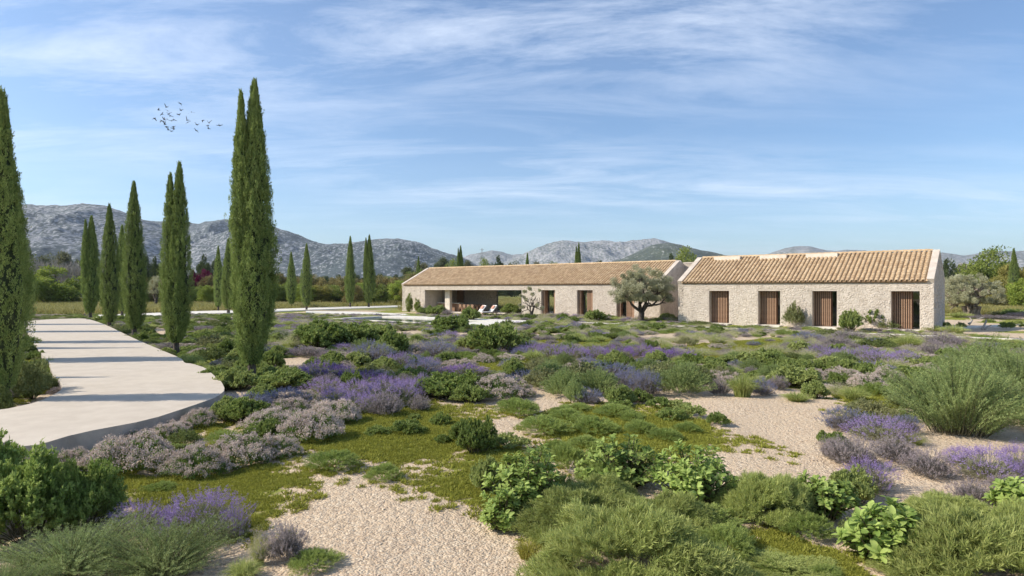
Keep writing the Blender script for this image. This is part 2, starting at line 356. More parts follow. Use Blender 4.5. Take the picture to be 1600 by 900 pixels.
# ------------------------------------------------------------------ ground
def sdist(P, poly):
    P = np.atleast_2d(P); poly = np.asarray(poly, float); best = np.full(len(P), 1e9)
    for i in range(len(poly)):
        a = poly[i]; b = poly[(i+1) % len(poly)]; ab = b-a; t = np.clip(((P-a)@ab)/max(ab@ab, 1e-9), 0, 1); best = np.minimum(best, np.linalg.norm(P-(a+t[:, None]*ab), axis=1))
    return np.where(inpoly(P, poly), best, -best)
def cover_sd(P): return np.max([sdist(P, q) for q in carpets], axis=0)
def coverage(P):
    c = np.zeros(len(P))
    for q in carpets: cen = q.mean(0); c[inpoly(P, cen+(q-cen)*.93)] = 1
    return c
def grid_ground():
    xs = np.concatenate([np.linspace(-9000, -120, 14), np.linspace(-100, -46, 20), np.arange(-45, 48, .36), np.linspace(49, 110, 20), np.linspace(140, 9000, 14)])
    ys = np.concatenate([[-400, -100, -30, -8], np.arange(0, 76, .36), np.linspace(77, 160, 46), np.linspace(175, 12000, 22)])
    X, Y = np.meshgrid(xs, ys); P = np.stack([X.ravel(), Y.ravel()], 1)
    Z = (fbm(P[:, 0]*.6, P[:, 1]*.6, 3, 4)-.5)*.16
    Z[(abs(P[:, 0]) > 60) | (P[:, 1] > 100)] = 0
    c = coverage(P)
    near_ = (Y > 4) & (Y < 75) & (abs(X) < 60); sdv = np.full(X.shape, -9.); sdv[near_] = cover_sd(P[near_.ravel()])
    cc = np.clip(.42+(sdv-.22)*1.1/(1+Y*.02), 0, 1)
    cc = np.maximum(cc, np.clip((fbm(X*.22, Y*.22, 9, 3)-.38)*4, 0, .95)*(Y > 17))
    b = np.zeros(len(P), bool)
    for q in bare: b |= inpoly(P, q)
    cc = np.where(b.reshape(X.shape) & (c.reshape(X.shape) < .5), 0, cc)
    field = np.clip((Y-np.where(X < -10, 78, 66))/8, 0, 1)
    n = len(xs); m = len(ys); i = np.arange(m-1)[:, None]*n; j = np.arange(n-1)[None, :]
    Q = np.stack([i+j, i+j+1, i+n+j+1, i+n+j], -1).reshape(-1, 4)
    cen = P[Q].mean(1); Q = Q[~inpoly(cen, rect(PO, -.25, PL+.25, -PW-.25, .25))]
    a = Acc(); a.add(np.column_stack([P, Z]), Q); me = a.mesh('ground', [M['ground']], True)
    for nm, v in (('cover', cc), ('field', field)):
        t = me.attributes.new(nm, 'FLOAT', 'POINT'); t.data.foreach_set('value', v.ravel().astype(np.float32))
    tag(link('ground', me), kind='structure')
grid_ground()
def gz(x, y): return float((fbm(np.array([x*.6]), np.array([y*.6]), 3, 4)[0]-.5)*.16)
def slab_obj(name, poly, z0, z1, mat, side=None, bev=.0):
    n = len(poly); V = [(*p, z1) for p in poly]+[(*p, z0) for p in poly]
    Fc = [list(range(n))]+[[i, n+i, n+(i+1) % n, (i+1) % n] for i in range(n)]
    me = polymesh(name, V, Fc, [mat, side or mat])
    area = sum(poly[i][0]*poly[(i+1) % n][1]-poly[(i+1) % n][0]*poly[i][1] for i in range(n))
    if area < 0: me.flip_normals()
    for f in me.polygons[1:]: f.material_index = 1
    return link(name, me)
def smooth_poly(poly, k=2):
    for _ in range(k):
        q = []
        for i in range(len(poly)):
            a = poly[i]; b = poly[(i+1) % len(poly)]; q += [a*.8+b*.2, a*.2+b*.8]
        poly = np.array(q)
    return poly
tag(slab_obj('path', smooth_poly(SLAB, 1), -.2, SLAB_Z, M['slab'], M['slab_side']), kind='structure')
tag(slab_obj('path', PATHB, -.05, .10, M['white_stone']), kind='structure')
tag(slab_obj('path', PATHC, -.05, .115, M['white_stone']), kind='structure')
tag(slab_obj('kerb', KERB2, -.1, .13, M['white_stone']), kind='structure')
tag(slab_obj('kerb', pxpoly([(1476,513.5),(1600,507),(1640,507),(1640,508),(1600,508.2),(1476,515)]), -.1, .09, M['white_stone']), kind='structure')
# pool terrace in four strips round the basin, paved
def terrace():
    root = tag(link('terrace', None), kind='structure'); root.location = (PO[0], PO[1], 0); root.rotation_euler = (0, 0, math.atan2(HD[1], HD[0]))
    rng = np.random.default_rng(5)
    def slabs(u0, u1, v0, v1, du, dv):
        nu = max(1, round((u1-u0)/du)); nv = max(1, round((v1-v0)/dv))
        for i in range(nu):
            for j in range(nv):
                a = Acc(); a.box((u0+(u1-u0)*i/nu+.006, v0+(v1-v0)*j/nv+.006, -.1), (u0+(u1-u0)*(i+1)/nu-.006, v0+(v1-v0)*(j+1)/nv-.006, .12+rng.normal()*.002))
                link('paving_slab', a.mesh('paving_slab', [M['white_stone']]), root)
    slabs(-.6, PL+4.5, 0, 2.6, 1.6, 1.3); slabs(-.6, 0, -PW-.6, 0, .6, 1.4); slabs(PL, PL+4.5, -PW-.6, 0, 1.5, 1.4); slabs(0, PL, -PW-.6, -PW, 1.6, .6)
terrace()
pool = tag(link('swimming_pool', None, loc=(PO[0], PO[1], 0), rot=(0, 0, math.atan2(HD[1], HD[0]))), 'long turquoise swimming pool sunk in the pale terrace before the open porch', 'swimming pool')
a = Acc(); e = .25
a.box((-e, -PW-e, -1.5), (PL+e, e, -1.4)); a.box((-e, 0, -1.4), (PL+e, e, -.11)); a.box((-e, -PW-e, -1.4), (PL+e, -PW, -.11)); a.box((-e, -PW, -1.4), (0, 0, -.11)); a.box((PL, -PW, -1.4), (PL+e, 0, -.11))
link('basin', a.mesh('basin', [M['pool']]), pool)
a = Acc(); a.add([(0.005, -PW+.005, .03), (PL-.005, -PW+.005, .03), (PL-.005, -.005, .03), (.005, -.005, .03)], [(0, 1, 2, 3)]); link('water', a.mesh('water', [M['water']]), pool)

# ------------------------------------------------------------------ mountains
def mountain(name, prof, D, depth, mat, seed, amp, nx=420, ny=70, back=.5, hshift=0):
    prof = np.array(prof, float); px = np.linspace(prof[0, 0], prof[-1, 0], nx); yy = np.interp(px, prof[:, 0], prof[:, 1])
    H = (HOR-yy)/F*D+EYE
    t = np.concatenate([np.linspace(-back, 0, 14)[:-1], np.linspace(0, 1, ny)])
    T, I = np.meshgrid(t, np.arange(nx), indexing='ij')
    Dd = D-T*depth; X = (px[I]-800)/F*D*(1-.25*np.clip(T, 0, 1)); Y = Dd
    base = np.where(T < 0, 1-(T/back)**2*.9, (1-np.clip(T, 0, 1))**1.15)
    r = fbm(X/(depth*.22), Y/(depth*.22), seed, 6, ridge=True); r2 = fbm(X/(depth*.05), Y/(depth*.05), seed+5, 5)
    env = np.clip(abs(T)*4, 0.06, 1)*np.clip(1.25-T, 0, 1)
    Z = H[I]*(base+(r-.55)*amp*env+(r2-.5)*amp*.35*env)+ (r2-.5)*H.max()*.05
    Z[-1] = -8; Z[0] = -8
    n = nx; m = len(t); i = np.arange(m-1)[:, None]*n; j = np.arange(n-1)[None, :]
    Q = np.stack([i+j, i+n+j, i+n+j+1, i+j+1], -1).reshape(-1, 4)
    a = Acc(); a.add(np.stack([X.ravel(), Y.ravel(), Z.ravel()], 1), Q)
    return tag(link(name, a.mesh(name, [mat], True)), kind='structure')
mountain('mountain', [(-420,352),(-250,335),(-120,326),(25,322),(70,320.5),(100,322),(130,319),(150,319.5),(190,334),(228,349),(262,365),(300,390),(340,420),(380,448)], 1500, 800, M['mtn'], 1, .30)
mountain('mountain', [(160,430),(200,360),(228,346),(250,347),(280,345),(310,350),(335,344.5),(350,342),(363,346),(372,358),(400,372),(440,400),(470,430),(500,450)], 2300, 900, M['mtn'], 2, .35)
mountain('mountain', [(250,440),(330,370),(380,352),(425,354),(445,361),(470,371.5),(490,378),(510,381.5),(540,381),(560,378),(585,374),(600,372.5),(620,372),(640,375.5),(655,380),(675,388),(690,393),(720,402),(760,420),(820,448)], 1700, 800, M['mtn'], 3, .30)
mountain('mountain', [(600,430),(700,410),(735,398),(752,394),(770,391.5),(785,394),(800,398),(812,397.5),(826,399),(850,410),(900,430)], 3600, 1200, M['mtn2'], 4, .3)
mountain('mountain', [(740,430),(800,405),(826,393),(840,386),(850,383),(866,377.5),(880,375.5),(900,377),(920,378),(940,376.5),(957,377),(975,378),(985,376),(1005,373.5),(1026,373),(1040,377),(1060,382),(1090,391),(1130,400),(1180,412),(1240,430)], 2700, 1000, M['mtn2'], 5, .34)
mountain('mountain', [(900,430),(950,410),(975,404),(1000,392),(1020,383),(1040,379.5),(1050,379.5),(1070,384),(1085,388),(1110,394),(1130,398.5),(1150,402),(1175,404),(1230,420)], 1500, 700, M['mtn3'], 6, .3)
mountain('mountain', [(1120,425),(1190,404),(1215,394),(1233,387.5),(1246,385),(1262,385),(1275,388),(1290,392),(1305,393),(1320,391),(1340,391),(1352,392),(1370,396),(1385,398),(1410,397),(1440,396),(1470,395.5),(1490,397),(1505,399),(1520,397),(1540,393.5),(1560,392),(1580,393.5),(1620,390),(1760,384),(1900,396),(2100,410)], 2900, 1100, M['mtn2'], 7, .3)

# ------------------------------------------------------------------ the two stone houses
HROT = math.atan2(HD[1], HD[0])
EAVE = 3.2; RIDGE = 5.25
def stones(a, u0, u1, z0, z1, rng, face, holes=(), sh=.16, slope=None):
    """rough rubble stones standing proud of a wall; face(u, z, out) gives the point"""
    z = z0; face0 = face; ua0, ub0 = u0, u1
    while z < z1-.05:
        h = min(rng.uniform(.09, .19), z1-z); u = u0-rng.uniform(0, .2)
        while u < u1:
            L = rng.uniform(.10, .26); ua = max(u, u0); ub = min(u+L, u1); u += L
            if ub-ua < .06: continue
            zt = z+h
            if slope is not None and min(slope(ua), slope(ub)) < zt+.02: continue
            if any(ub > p and ua < q and zt > r and z < s_ for p, q, r, s_ in holes):
                hit = [hh for hh in holes if ub > hh[0] and ua < hh[1] and zt > hh[2] and z < hh[3]][0]
                if ua < hit[0]-.07: ub = hit[0]
                elif ub > hit[1]+.07: ua = hit[1]
                else: continue
            g = .012; o = rng.uniform(.003, .020); j = lambda: rng.uniform(-.018, .018)
            def wp(uu, zz_, oo):
                k1 = math.sin(uu*2.3+zz_*1.7)+.6*math.sin(uu*6.1-zz_*3.3+1)+.5*math.sin(uu*11.7+zz_*5); k2 = math.sin(zz_*4.1+uu*1.3)+.5*math.sin(zz_*9.3-uu*2.1)
                ed = min(1, max(0, (zz_-z0)/.3), max(0, (z1-zz_)/.3)); eu = min(1., abs(uu-ua0)/.25, abs(ub0-uu)/.25)
                for p, q, r, s_ in holes:
                    if p-.3 < uu < q+.3: ed = min(ed, abs(zz_-s_)/.3); eu = min(eu, abs(uu-p)/.3, abs(uu-q)/.3)
                return face0(uu+k2*.04*max(eu, 0), zz_+k1*.085*ed, oo)
            face = wp
            ou = [face(ua+g+j()*.3, z+g, 0), face(ub-g, z+g+j()*.3, 0), face(ub-g, zt-g, 0), face(ua+g, zt-g, 0)]
            k = .028
            inn = [face(ua+g+k+j(), z+g+k+j(), o+j()*.5), face(ub-g-k+j(), z+g+k+j(), o+j()*.5), face(ub-g-k+j(), zt-g-k+j(), o+j()*.5), face(ua+g+k+j(), zt-g-k+j(), o+j()*.5)]
            a.add(ou+inn, [(4, 5, 6, 7), (0, 1, 5, 4), (1, 2, 6, 5), (2, 3, 7, 6), (3, 0, 4, 7)], 0, float(rng.random()**2))
        z += h
def wall_front(a, L, holes, v0, v1, ztop, z0=-.2):
    us = sorted({0., L}|{h[0] for h in holes}|{h[1] for h in holes})
    for ua, ub in zip(us[:-1], us[1:]):
        hs = [h for h in holes if h[0] <= ua+1e-6 and h[1] >= ub-1e-6]
        if not hs: a.box((ua, v0, z0), (ub, v1, ztop)); continue
        h = hs[0]
        if h[2] > z0: a.box((ua, v0, z0), (ub, v1, h[2]))
        a.box((ua, v0, h[3]), (ub, v1, ztop))
def gable(a, u0, u1, W, ridge_up=0., z0=-.2):
    e = EAVE+ridge_up; r = RIDGE+ridge_up
    V = []
    for u in (u0, u1): V += [(u, 0, z0), (u, W, z0), (u, W, e), (u, W/2, r), (u, 0, e)]
    V = np.array(V)
    Q = [(0, 4, 3, 3), (0, 3, 2, 1)]
    a.add(V, [(0, 5, 9, 4), (4, 9, 8, 3), (3, 8, 7, 2), (2, 7, 6, 1)])
    # end faces as quads through the middle line
    for k, u in enumerate((u0, u1)):
        P = np.array([(u, 0, z0), (u, W/2, z0), (u, W/2, r), (u, 0, e), (u, W, z0), (u, W, e)])
        a.add(P, [(0, 3, 2, 1), (1, 2, 5, 4)] if k == 0 else [(0, 1, 2, 3), (1, 4, 5, 2)])
slopeang = math.atan2(RIDGE-EAVE, W1/2)
def tile_mesh(name, L=.46, w=.235, h=.085, mat='tile', tint=.5):
    a = Acc(); k = 7; V = []
    for vy, ws, up in ((0, 1.0, 1.), (L, .82, .86)):
        for t in (1., .84):
            for i in range(k):
                an = math.pi*i/(k-1); V.append((math.cos(an)*w/2*ws*t, vy, math.sin(an)*h*up*t))
    for i in range(k-1):
        a.add(np.array([V[i], V[i+1], V[2*k+i+1], V[2*k+i]]), [(0, 1, 2, 3)], 0, tint)
        a.add(np.array([V[i], V[k+i], V[k+i+1], V[i+1]]), [(0, 1, 2, 3)], 0, tint)
    return a
def roof(root, L, W, pitch, rng, solo):
    """tile rows on the front slope; the `solo` tiles nearest the right end are single parts"""
    sl = math.hypot(RIDGE-EAVE, W/2); ang = math.atan2(RIDGE-EAVE, W/2); over = .16
    u0 = .42; u1 = L-.42; nc = int((u1-u0)/pitch); pitch = (u1-u0)/nc; rowl = .37; nr = int((sl+over)/rowl)+1; rowl = (sl+over)/nr
    bm = []
    for c in range(nc):
        for r in range(nr): bm.append((u0+pitch*(c+.5), -over+rowl*r, c, r))
    bm.sort(key=lambda t: (-t[0], t[1])); variants = []
    for k in range(5): variants.append(tile_mesh('roof_tile', rowl+.07, pitch*.80, pitch*.30, tint=[.0, .2, .45, .75, 1.][k]))
    vm = [v.mesh('roof_tile', [M['tile']], True) for v in variants]; stuff = Acc(); pans = Acc()
    vq = [(np.concatenate(v.v), np.concatenate(v.q)) for v in variants]
    T0 = Matrix.Translation((0, 0, EAVE+.135))@Matrix.Rotation(ang, 4, 'X')
    for i, (u, s, c, r) in enumerate(bm):
        k = int(np.clip(rng.normal(1.8, 1.2), 0, 4)); A = T0@Matrix.Translation((u+rng.normal()*.006, s+rng.normal()*.008, .035+rng.random()*.008))@Matrix.Rotation(-.045+rng.normal()*.01, 4, 'X')@Matrix.Rotation(rng.normal()*.012, 4, 'Z')
        if i < solo:
            o = link('roof_tile', vm[k], root); o.matrix_local = A
        else:
            AM = np.array(A)
            V, Q = vq[k]; stuff.add(V@AM[:3, :3].T+AM[:3, 3], Q, 0, [.0, .2, .45, .75, 1.][k])
    for c in range(nc+1):           # channel tiles between the rows of cover tiles
        u = u0+pitch*c
        for r in range(nr):
            AM = np.array(T0@Matrix.Translation((u, -over+rowl*r-.03, .055))@Matrix.Rotation(-.04, 4, 'X')); tt = float(rng.random())
            w = pitch*.38; P = []
            for vy in (0, rowl+.05):
                for x, z in ((-w, 0), (-w*.5, -.035), (w*.5, -.035), (w, 0)): P.append((x, vy, z))
            V = np.array(P)@AM[:3, :3].T+AM[:3, 3]; pans.add(V, [(0, 1, 5, 4), (1, 2, 6, 5), (2, 3, 7, 6)], 0, tt)
    tag(link('roof_tiles', stuff.mesh('roof_tiles', [M['tile']], True), root), kind='stuff') if stuff.v else None
    tag(link('channel_tiles', pans.mesh('channel_tiles', [M['tile']], True), root), kind='stuff')
    d = Acc()                       # boarded deck, both slopes, and its eaves
    for sgn in (0, 1):
        Mx = Matrix.Translation((0, 0, EAVE+.02))@Matrix.Rotation(ang, 4, 'X') if not sgn else Matrix.Translation((0, W, EAVE+.02))@Matrix.Rotation(-ang, 4, 'X')
        if not sgn: d.box((.38, -.10, 0), (L-.38, sl-.03, .11), M=Mx)
        else: d.box((.38, -sl+.03, 0), (L-.38, .15, .11), M=Mx)
    link('roof_deck', d.mesh('roof_deck', [M['tile_dk']]), root)
    rr = Acc(); n = int((u1-u0)/.42)
    for i in range(n):
        an = np.linspace(0, np.pi, 7); ua = u0+(u1-u0)*i/n; ub = ua+(u1-u0)/n+.04
        for q in range(6):
            P = [(x, W/2-math.cos(t)*.15*s_, RIDGE+.17+math.sin(t)*.13*s_+dz) for x, s_, dz in ((ua, 1, .012), (ub, .9, 0)) for t in (an[q], an[q+1])]
            rr.add(np.array([P[0], P[1], P[3], P[2]]), [(0, 1, 2, 3)], 0, rng.random()*.5)
    tag(link('ridge_tiles', rr.mesh('ridge_tiles', [M['tile']], True), root), kind='stuff')
    for ua in (-.02, L-.38):        # stone copings along both verges
        cp = Acc()
        for sgn in (0, 1):
            Mx = Matrix.Translation((0, 0, EAVE+.0))@Matrix.Rotation(ang, 4, 'X') if not sgn else Matrix.Translation((0, W, EAVE+.0))@Matrix.Rotation(-ang, 4, 'X')
            if not sgn: cp.box((ua, -.03, -.06), (ua+.40, sl+.02, .25), M=Mx)
            else: cp.box((ua+.004, -sl-.02, -.06), (ua+.396, .03, .246), M=Mx)
        link('verge_coping', cp.mesh('verge_coping', [M['mortar']]), root)
def house(name, O, L, W, holes, backholes, label, solo, seed):
    rng = np.random.default_rng(seed)
    root = tag(link(name, None, loc=(O[0], O[1], 0), rot=(0, 0, HROT)), label, 'house')
    T = .85
    a = Acc(); wall_front(a, L, [(h[0], h[1], h[2], h[3]) for h in holes], 0, T, EAVE); wall_front(a, L, backholes, W-.4, W, EAVE)
    gable(a, .004, .45, W); gable(a, L-.45, L-.004, W)
    link('wall', a.mesh('wall', [M['mortar']]), root)
    s = Acc(); stones(s, 0, L, .0, EAVE-.03, rng, lambda u, z, o: (u, -o, z), holes)
    f = lambda v: EAVE+(RIDGE-EAVE)*(1-abs(v-W/2)/(W/2))-.05
    stones(s, 0, W, 0, RIDGE, rng, lambda u, z, o: (L+o, u, z), (), slope=f)
    stones(s, 0, W, 0, RIDGE, rng, lambda u, z, o: (-o, W-u, z), (), slope=f)
    for h in holes:      # stones lining the reveals
        stones(s, .02, T, 0, h[3], rng, lambda u, z, o, h=h: (h[0]+o*.5, u, z)); stones(s, .02, T, 0, h[3], rng, lambda u, z, o, h=h: (h[1]-o*.5, T-u, z))
    tag(link('rubble_stones', s.mesh('rubble_stones', [M['stone']]), root), kind='stuff')
    fl = Acc(); fl.box((.45, T, -.1), (L-.45, W-.4, .1)); link('floor', fl.mesh('floor', [M['plaster']]), root)
    roof(root, L, W, .29, rng, solo)
    return root, rng
# right-hand house
doors = []
for a_, b_ in ((1108, 1139), (1184.5, 1219), (1269, 1307.5), (1392, 1437)): doors.append((h_px(O2, a_), h_px(O2, b_), .12, 2.62))
H2, rng2 = house('stone_house', O2, L2, W2, doors, [], 'low right-hand limewashed stone house with tiled roof and four slatted wooden doors', 300, 21)
for i, (ua, ub, z0, z1) in enumerate(doors):
    wv = ub-ua; cov = [.80, .74, .70, .70][i]
    sc_ = link('sliding_screen', None, H2, loc=(ua, .52, 0)); n = int(wv*cov/.125)
    fr = Acc(); fr.box((0, .06, z0+.01), (wv*cov, .10, z0+.09)); fr.box((0, .06, z1-.09), (wv*cov, .10, z1-.01)); fr.box((0, .101, z0+.09), (wv*cov, .125, z1-.09), tint=.8)
    link('screen_frame', fr.mesh('screen_frame', [M['wood_dk']]), sc_)
    sm = Acc(); sm.box((-.034, -.04, z0+.012), (.034, .055, z1-.012), tint=.2); sme = sm.mesh('slat', [M['wood']])
    for k in range(n+1): link('slat', sme, sc_, loc=(.05+(wv*cov-.1)*k/n, rng2.normal()*.004, 0))
    g = Acc(); g.box((ua+.01, .74, z0+.01), (ub-.01, .755, z1-.01)); dr = link('glass_door', g.mesh('glass_door', [M['glass']]), H2)
    g = Acc(); g.box((ub-.07, .70, z0), (ub-.005, .79, z1)); g.box((ua+wv*cov-.02, .70, z0), (ua+wv*cov+.05, .79, z1)); link('door_frame', g.mesh('door_frame', [M['wood_dk']]), dr)
    g = Acc(); g.box((ua-.15, -.75, -.1), (ub+.15, .5, .118)); link('doorstep', g.mesh('doorstep', [M['white_stone']]), H2)
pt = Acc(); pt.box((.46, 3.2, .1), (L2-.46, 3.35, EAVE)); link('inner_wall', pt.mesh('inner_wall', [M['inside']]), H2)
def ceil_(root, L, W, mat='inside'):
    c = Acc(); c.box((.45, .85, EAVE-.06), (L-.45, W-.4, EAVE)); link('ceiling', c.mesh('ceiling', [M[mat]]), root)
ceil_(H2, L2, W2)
for pa, pb in ((1120, 1160), (1191, 1232), (1262, 1311)):      # pale skylight upstands let into the ridge
    k = (800, HOR); vv = W2/2
    ua, ub = h_px(O2, pa, vv), h_px(O2, pb, vv)
    s = Acc(); s.box((ua, vv-.62, RIDGE-.25), (ub, vv-.16, RIDGE+.20)); link('ridge_upstand', s.mesh('ridge_upstand', [M['plaster']]), H2)
# flat-topped stone link between the houses
lk = tag(link('stone_house', None, loc=(O1[0]+HD[0]*L1+HB[0]*3, O1[1]+HD[1]*L1+HB[1]*3, 0), rot=(0, 0, HROT)), 'flat-topped plain stone block between the two tiled houses', 'house')
a = Acc(); a.box((.0, 2.2, -.2), (3.6, 5.3, 5.2)); a.box((-.05, 2.15, 5.2), (3.65, 5.35, 5.33)); link('wall', a.mesh('wall', [M['mortar']]), lk)
s = Acc(); stones(s, 0, 3.6, 0, 5.15, rng2, lambda u, z, o: (u, 2.2-o, z)); tag(link('rubble_stones', s.mesh('rubble_stones', [M['stone']]), lk), kind='stuff')
# left-hand house with the open porch
hp = lambda x, v=0.: h_px(O1, x, v)
pz = 2.66
holes1 = [(hp(664), hp(815), .02, pz)]+[(hp(a_), hp(b_), .1, pz) for a_, b_ in ((845.5, 867), (901.5, 926), (963, 991))]
bk = []
def ray_back(x, v=W1-.2): return hp(x, v)
bk.append((ray_back(776), ray_back(816), .02, pz)); bk.append((ray_back(846), ray_back(870), .1, pz)); bk.append((ray_back(906), ray_back(920), .3, pz))
bk = sorted(bk)
H1, rng1 = house('stone_house', O1, L1, W1, holes1, bk, 'long left-hand stone house with tiled roof and open dining porch behind the pool', 0, 31)
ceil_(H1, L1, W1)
g = Acc(); ul = hp(664)-.02; ur = hp(815)+.3
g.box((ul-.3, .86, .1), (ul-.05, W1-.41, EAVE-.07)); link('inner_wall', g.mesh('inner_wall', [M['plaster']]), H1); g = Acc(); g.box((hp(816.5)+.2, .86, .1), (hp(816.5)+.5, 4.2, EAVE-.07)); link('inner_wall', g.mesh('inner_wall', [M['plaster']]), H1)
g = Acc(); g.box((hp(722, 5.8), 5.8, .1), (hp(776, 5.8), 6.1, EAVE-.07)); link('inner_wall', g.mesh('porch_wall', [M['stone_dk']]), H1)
s = Acc(); stones(s, hp(726, 5.8), hp(776, 5.8), .1, EAVE-.1, rng1, lambda u, z, o: (u, 5.8-o, z)); tag(link('rubble_stones', s.mesh('rubble_stones', [M['stone']]), H1), kind='stuff')
g = Acc(); g.box((hp(704, 5.6), 5.6, .1), (hp(723, 5.6), 5.75, pz)); link('wooden_door', g.mesh('wooden_door', [M['wood']]), H1)
cr = link('slatted_curtain', None, H1); sm = Acc(); sm.box((-.05, -.03, .1), (.05, .03, pz)); sme = sm.mesh('slat', [M['inside']])
ua, ub = hp(665, 3.), hp(696, 3.)
for k in range(22): link('slat', sme, cr, loc=(ua+(ub-ua)*k/21, 3., 0))
g = Acc(); g.box((hp(695.2, .9), .9, .1), (hp(702.5, .9), 1.3, EAVE-.07)); link('column', g.mesh('column', [M['plaster']]), H1)
for i, (x0, x1) in enumerate(((845.5, 867), (901.5, 926), (963, 991))):
    ua, ub = hp(x0), hp(x1); wf = link('window', None, H1); jw = (ub-ua)*.17
    g = Acc(); g.box((ua+.03, .25, .1), (ua+jw, .80, pz-.005)); g.box((ub-jw, .25, .1), (ub-.03, .80, pz-.005)); link('window_frame', g.mesh('window_frame', [M['wood']]), wf)
    if i: 
        n = 3+i; sm = Acc(); sm.box((-.035, -.04, .1), (.035, .05, pz-.01), tint=.1); sme = sm.mesh('slat', [M['wood']])
        for k in range(n): link('slat', sme, wf, loc=(ub-jw-.06-k*.13, .3, 0))
    if i: g = Acc(); g.box((ua+jw, .70, .11), (ub-jw, .71, pz-.01)); link('pane', g.mesh('pane', [M['glass']]), wf)
    g = Acc(); g.box((ua-.1, -.5, -.1), (ub+.1, .24, .099)); link('doorstep', g.mesh('doorstep', [M['white_stone']]), H1)
g = Acc(); g.box((hp(905, 3), 3., .1), (hp(914, 3), 3.1, 2.2)); link('curtain', g.mesh('curtain', [M['white']]), H1)
# porch furniture
def hloc(O, u, v): p = HL(O, u, v); return (p[0], p[1], .1)
g = Acc(); bl = hp(718, 1.9)-hp(684, 1.9)
g.box((0, 0, 0), (bl, .7, .95)); g.box((-.05, -.06, .95), (bl+.05, .76, 1.02), 1)
for k in range(14): g.box((.03+bl/14*k, -.02, .04), (bl/14*(k+1)-.01, -.001, .93), 0, k % 3*.4)
bar = link('bar_counter', None, loc=hloc(O1, hp(684, 1.9), 1.9), rot=(0, 0, HROT)); tag(bar, 'brown boarded bar counter standing at the left of the open porch', 'bar counter')
link('counter_body', g.mesh('counter_body', [M['wood'], M['white_stone']]), bar)
def dining(u, v, lab):
    t = tag(link('dining_table', None, loc=hloc(O1, u, v), rot=(0, 0, HROT)), lab, 'table')
    g = Acc(); g.box((-1.3, -.45, .70), (1.3, .45, .75)); link('tabletop', g.mesh('tabletop', [M['wood']]), t)
    for sx_ in (-1.2, 1.2):
        for sy in (-.36, .36): g = Acc(); g.box((sx_-.04, sy-.04, 0), (sx_+.04, sy+.04, .70)); link('leg', g.mesh('leg', [M['wood']]), t)
dining(hp(737, 2.2), 2.2, 'long wooden dining table in the middle of the porch')
def chair(u, v, rz, lab):
    t = tag(link('dining_chair', None, loc=hloc(O1, u, v), rot=(0, 0, HROT+rz)), lab, 'chair', 'dining chairs in the porch')
    g = Acc(); g.box((-.23, -.23, .42), (.23, .23, .47)); link('seat', g.mesh('seat', [M['wood']]), t)
    g = Acc(); g.box((-.22, .19, .52), (.22, .22, .88)); link('backrest', g.mesh('backrest', [M['wood']]), t)
    for x_ in (-.2, .2):
        for y_ in (-.2, .2): g = Acc(); g.box((x_-.02, y_-.02, 0), (x_+.02, y_+.02, .419 if y_ < 0 else .88)); link('leg', g.mesh('leg', [M['wood']]), t)
uc = hp(737, 2.2)
for k, w_ in enumerate(('leftmost', 'second', 'third', 'rightmost')):
    chair(uc-.95+.63*k, 1.45, math.pi, w_+' wooden dining chair on the pool side of the porch table'); chair(uc-.95+.63*k, 2.95, 0, w_+' wooden dining chair on the far side of the porch table')
def lounger(px, lab):
    p = G(px, 492.5, .12)
    t = tag(link('sun_lounger', None, loc=(p[0], p[1], .12), rot=(0, 0, HROT+math.pi*.5-.25)), lab, 'sun lounger', 'sun loungers by the pool')
    g = Acc(); g.box((-.95, -.33, .22), (.95, .33, .28)); link('frame', g.mesh('frame', [M['wood']]), t)
    g = Acc(); g.box((-.93, -.31, .285), (.3, .31, .38)); link('cushion', g.mesh('cushion', [M['white']]), t)
    g = Acc(); Mx = Matrix.Translation((.32, 0, .33))@Matrix.Rotation(R_(-48), 4, 'Y'); g.box((0, -.31, -.04), (.85, .31, .06), M=Mx); link('backrest', g.mesh('backrest', [M['white']]), t)
    g = Acc(); g.box((.35, -.2, .06), (.72, .2, .16), M=Mx); link('pillow', g.mesh('pillow', [M['pink']]), t)
    for x_ in (-.85, .8):
        for y_ in (-.28, .28): g = Acc(); g.box((x_-.03, y_-.03, 0), (x_+.03, y_+.03, .219)); link('leg', g.mesh('leg', [M['wood']]), t)
lounger(746, 'left one of two white cushioned sun loungers beside the pool'); lounger(763, 'right one of two white cushioned sun loungers beside the pool')

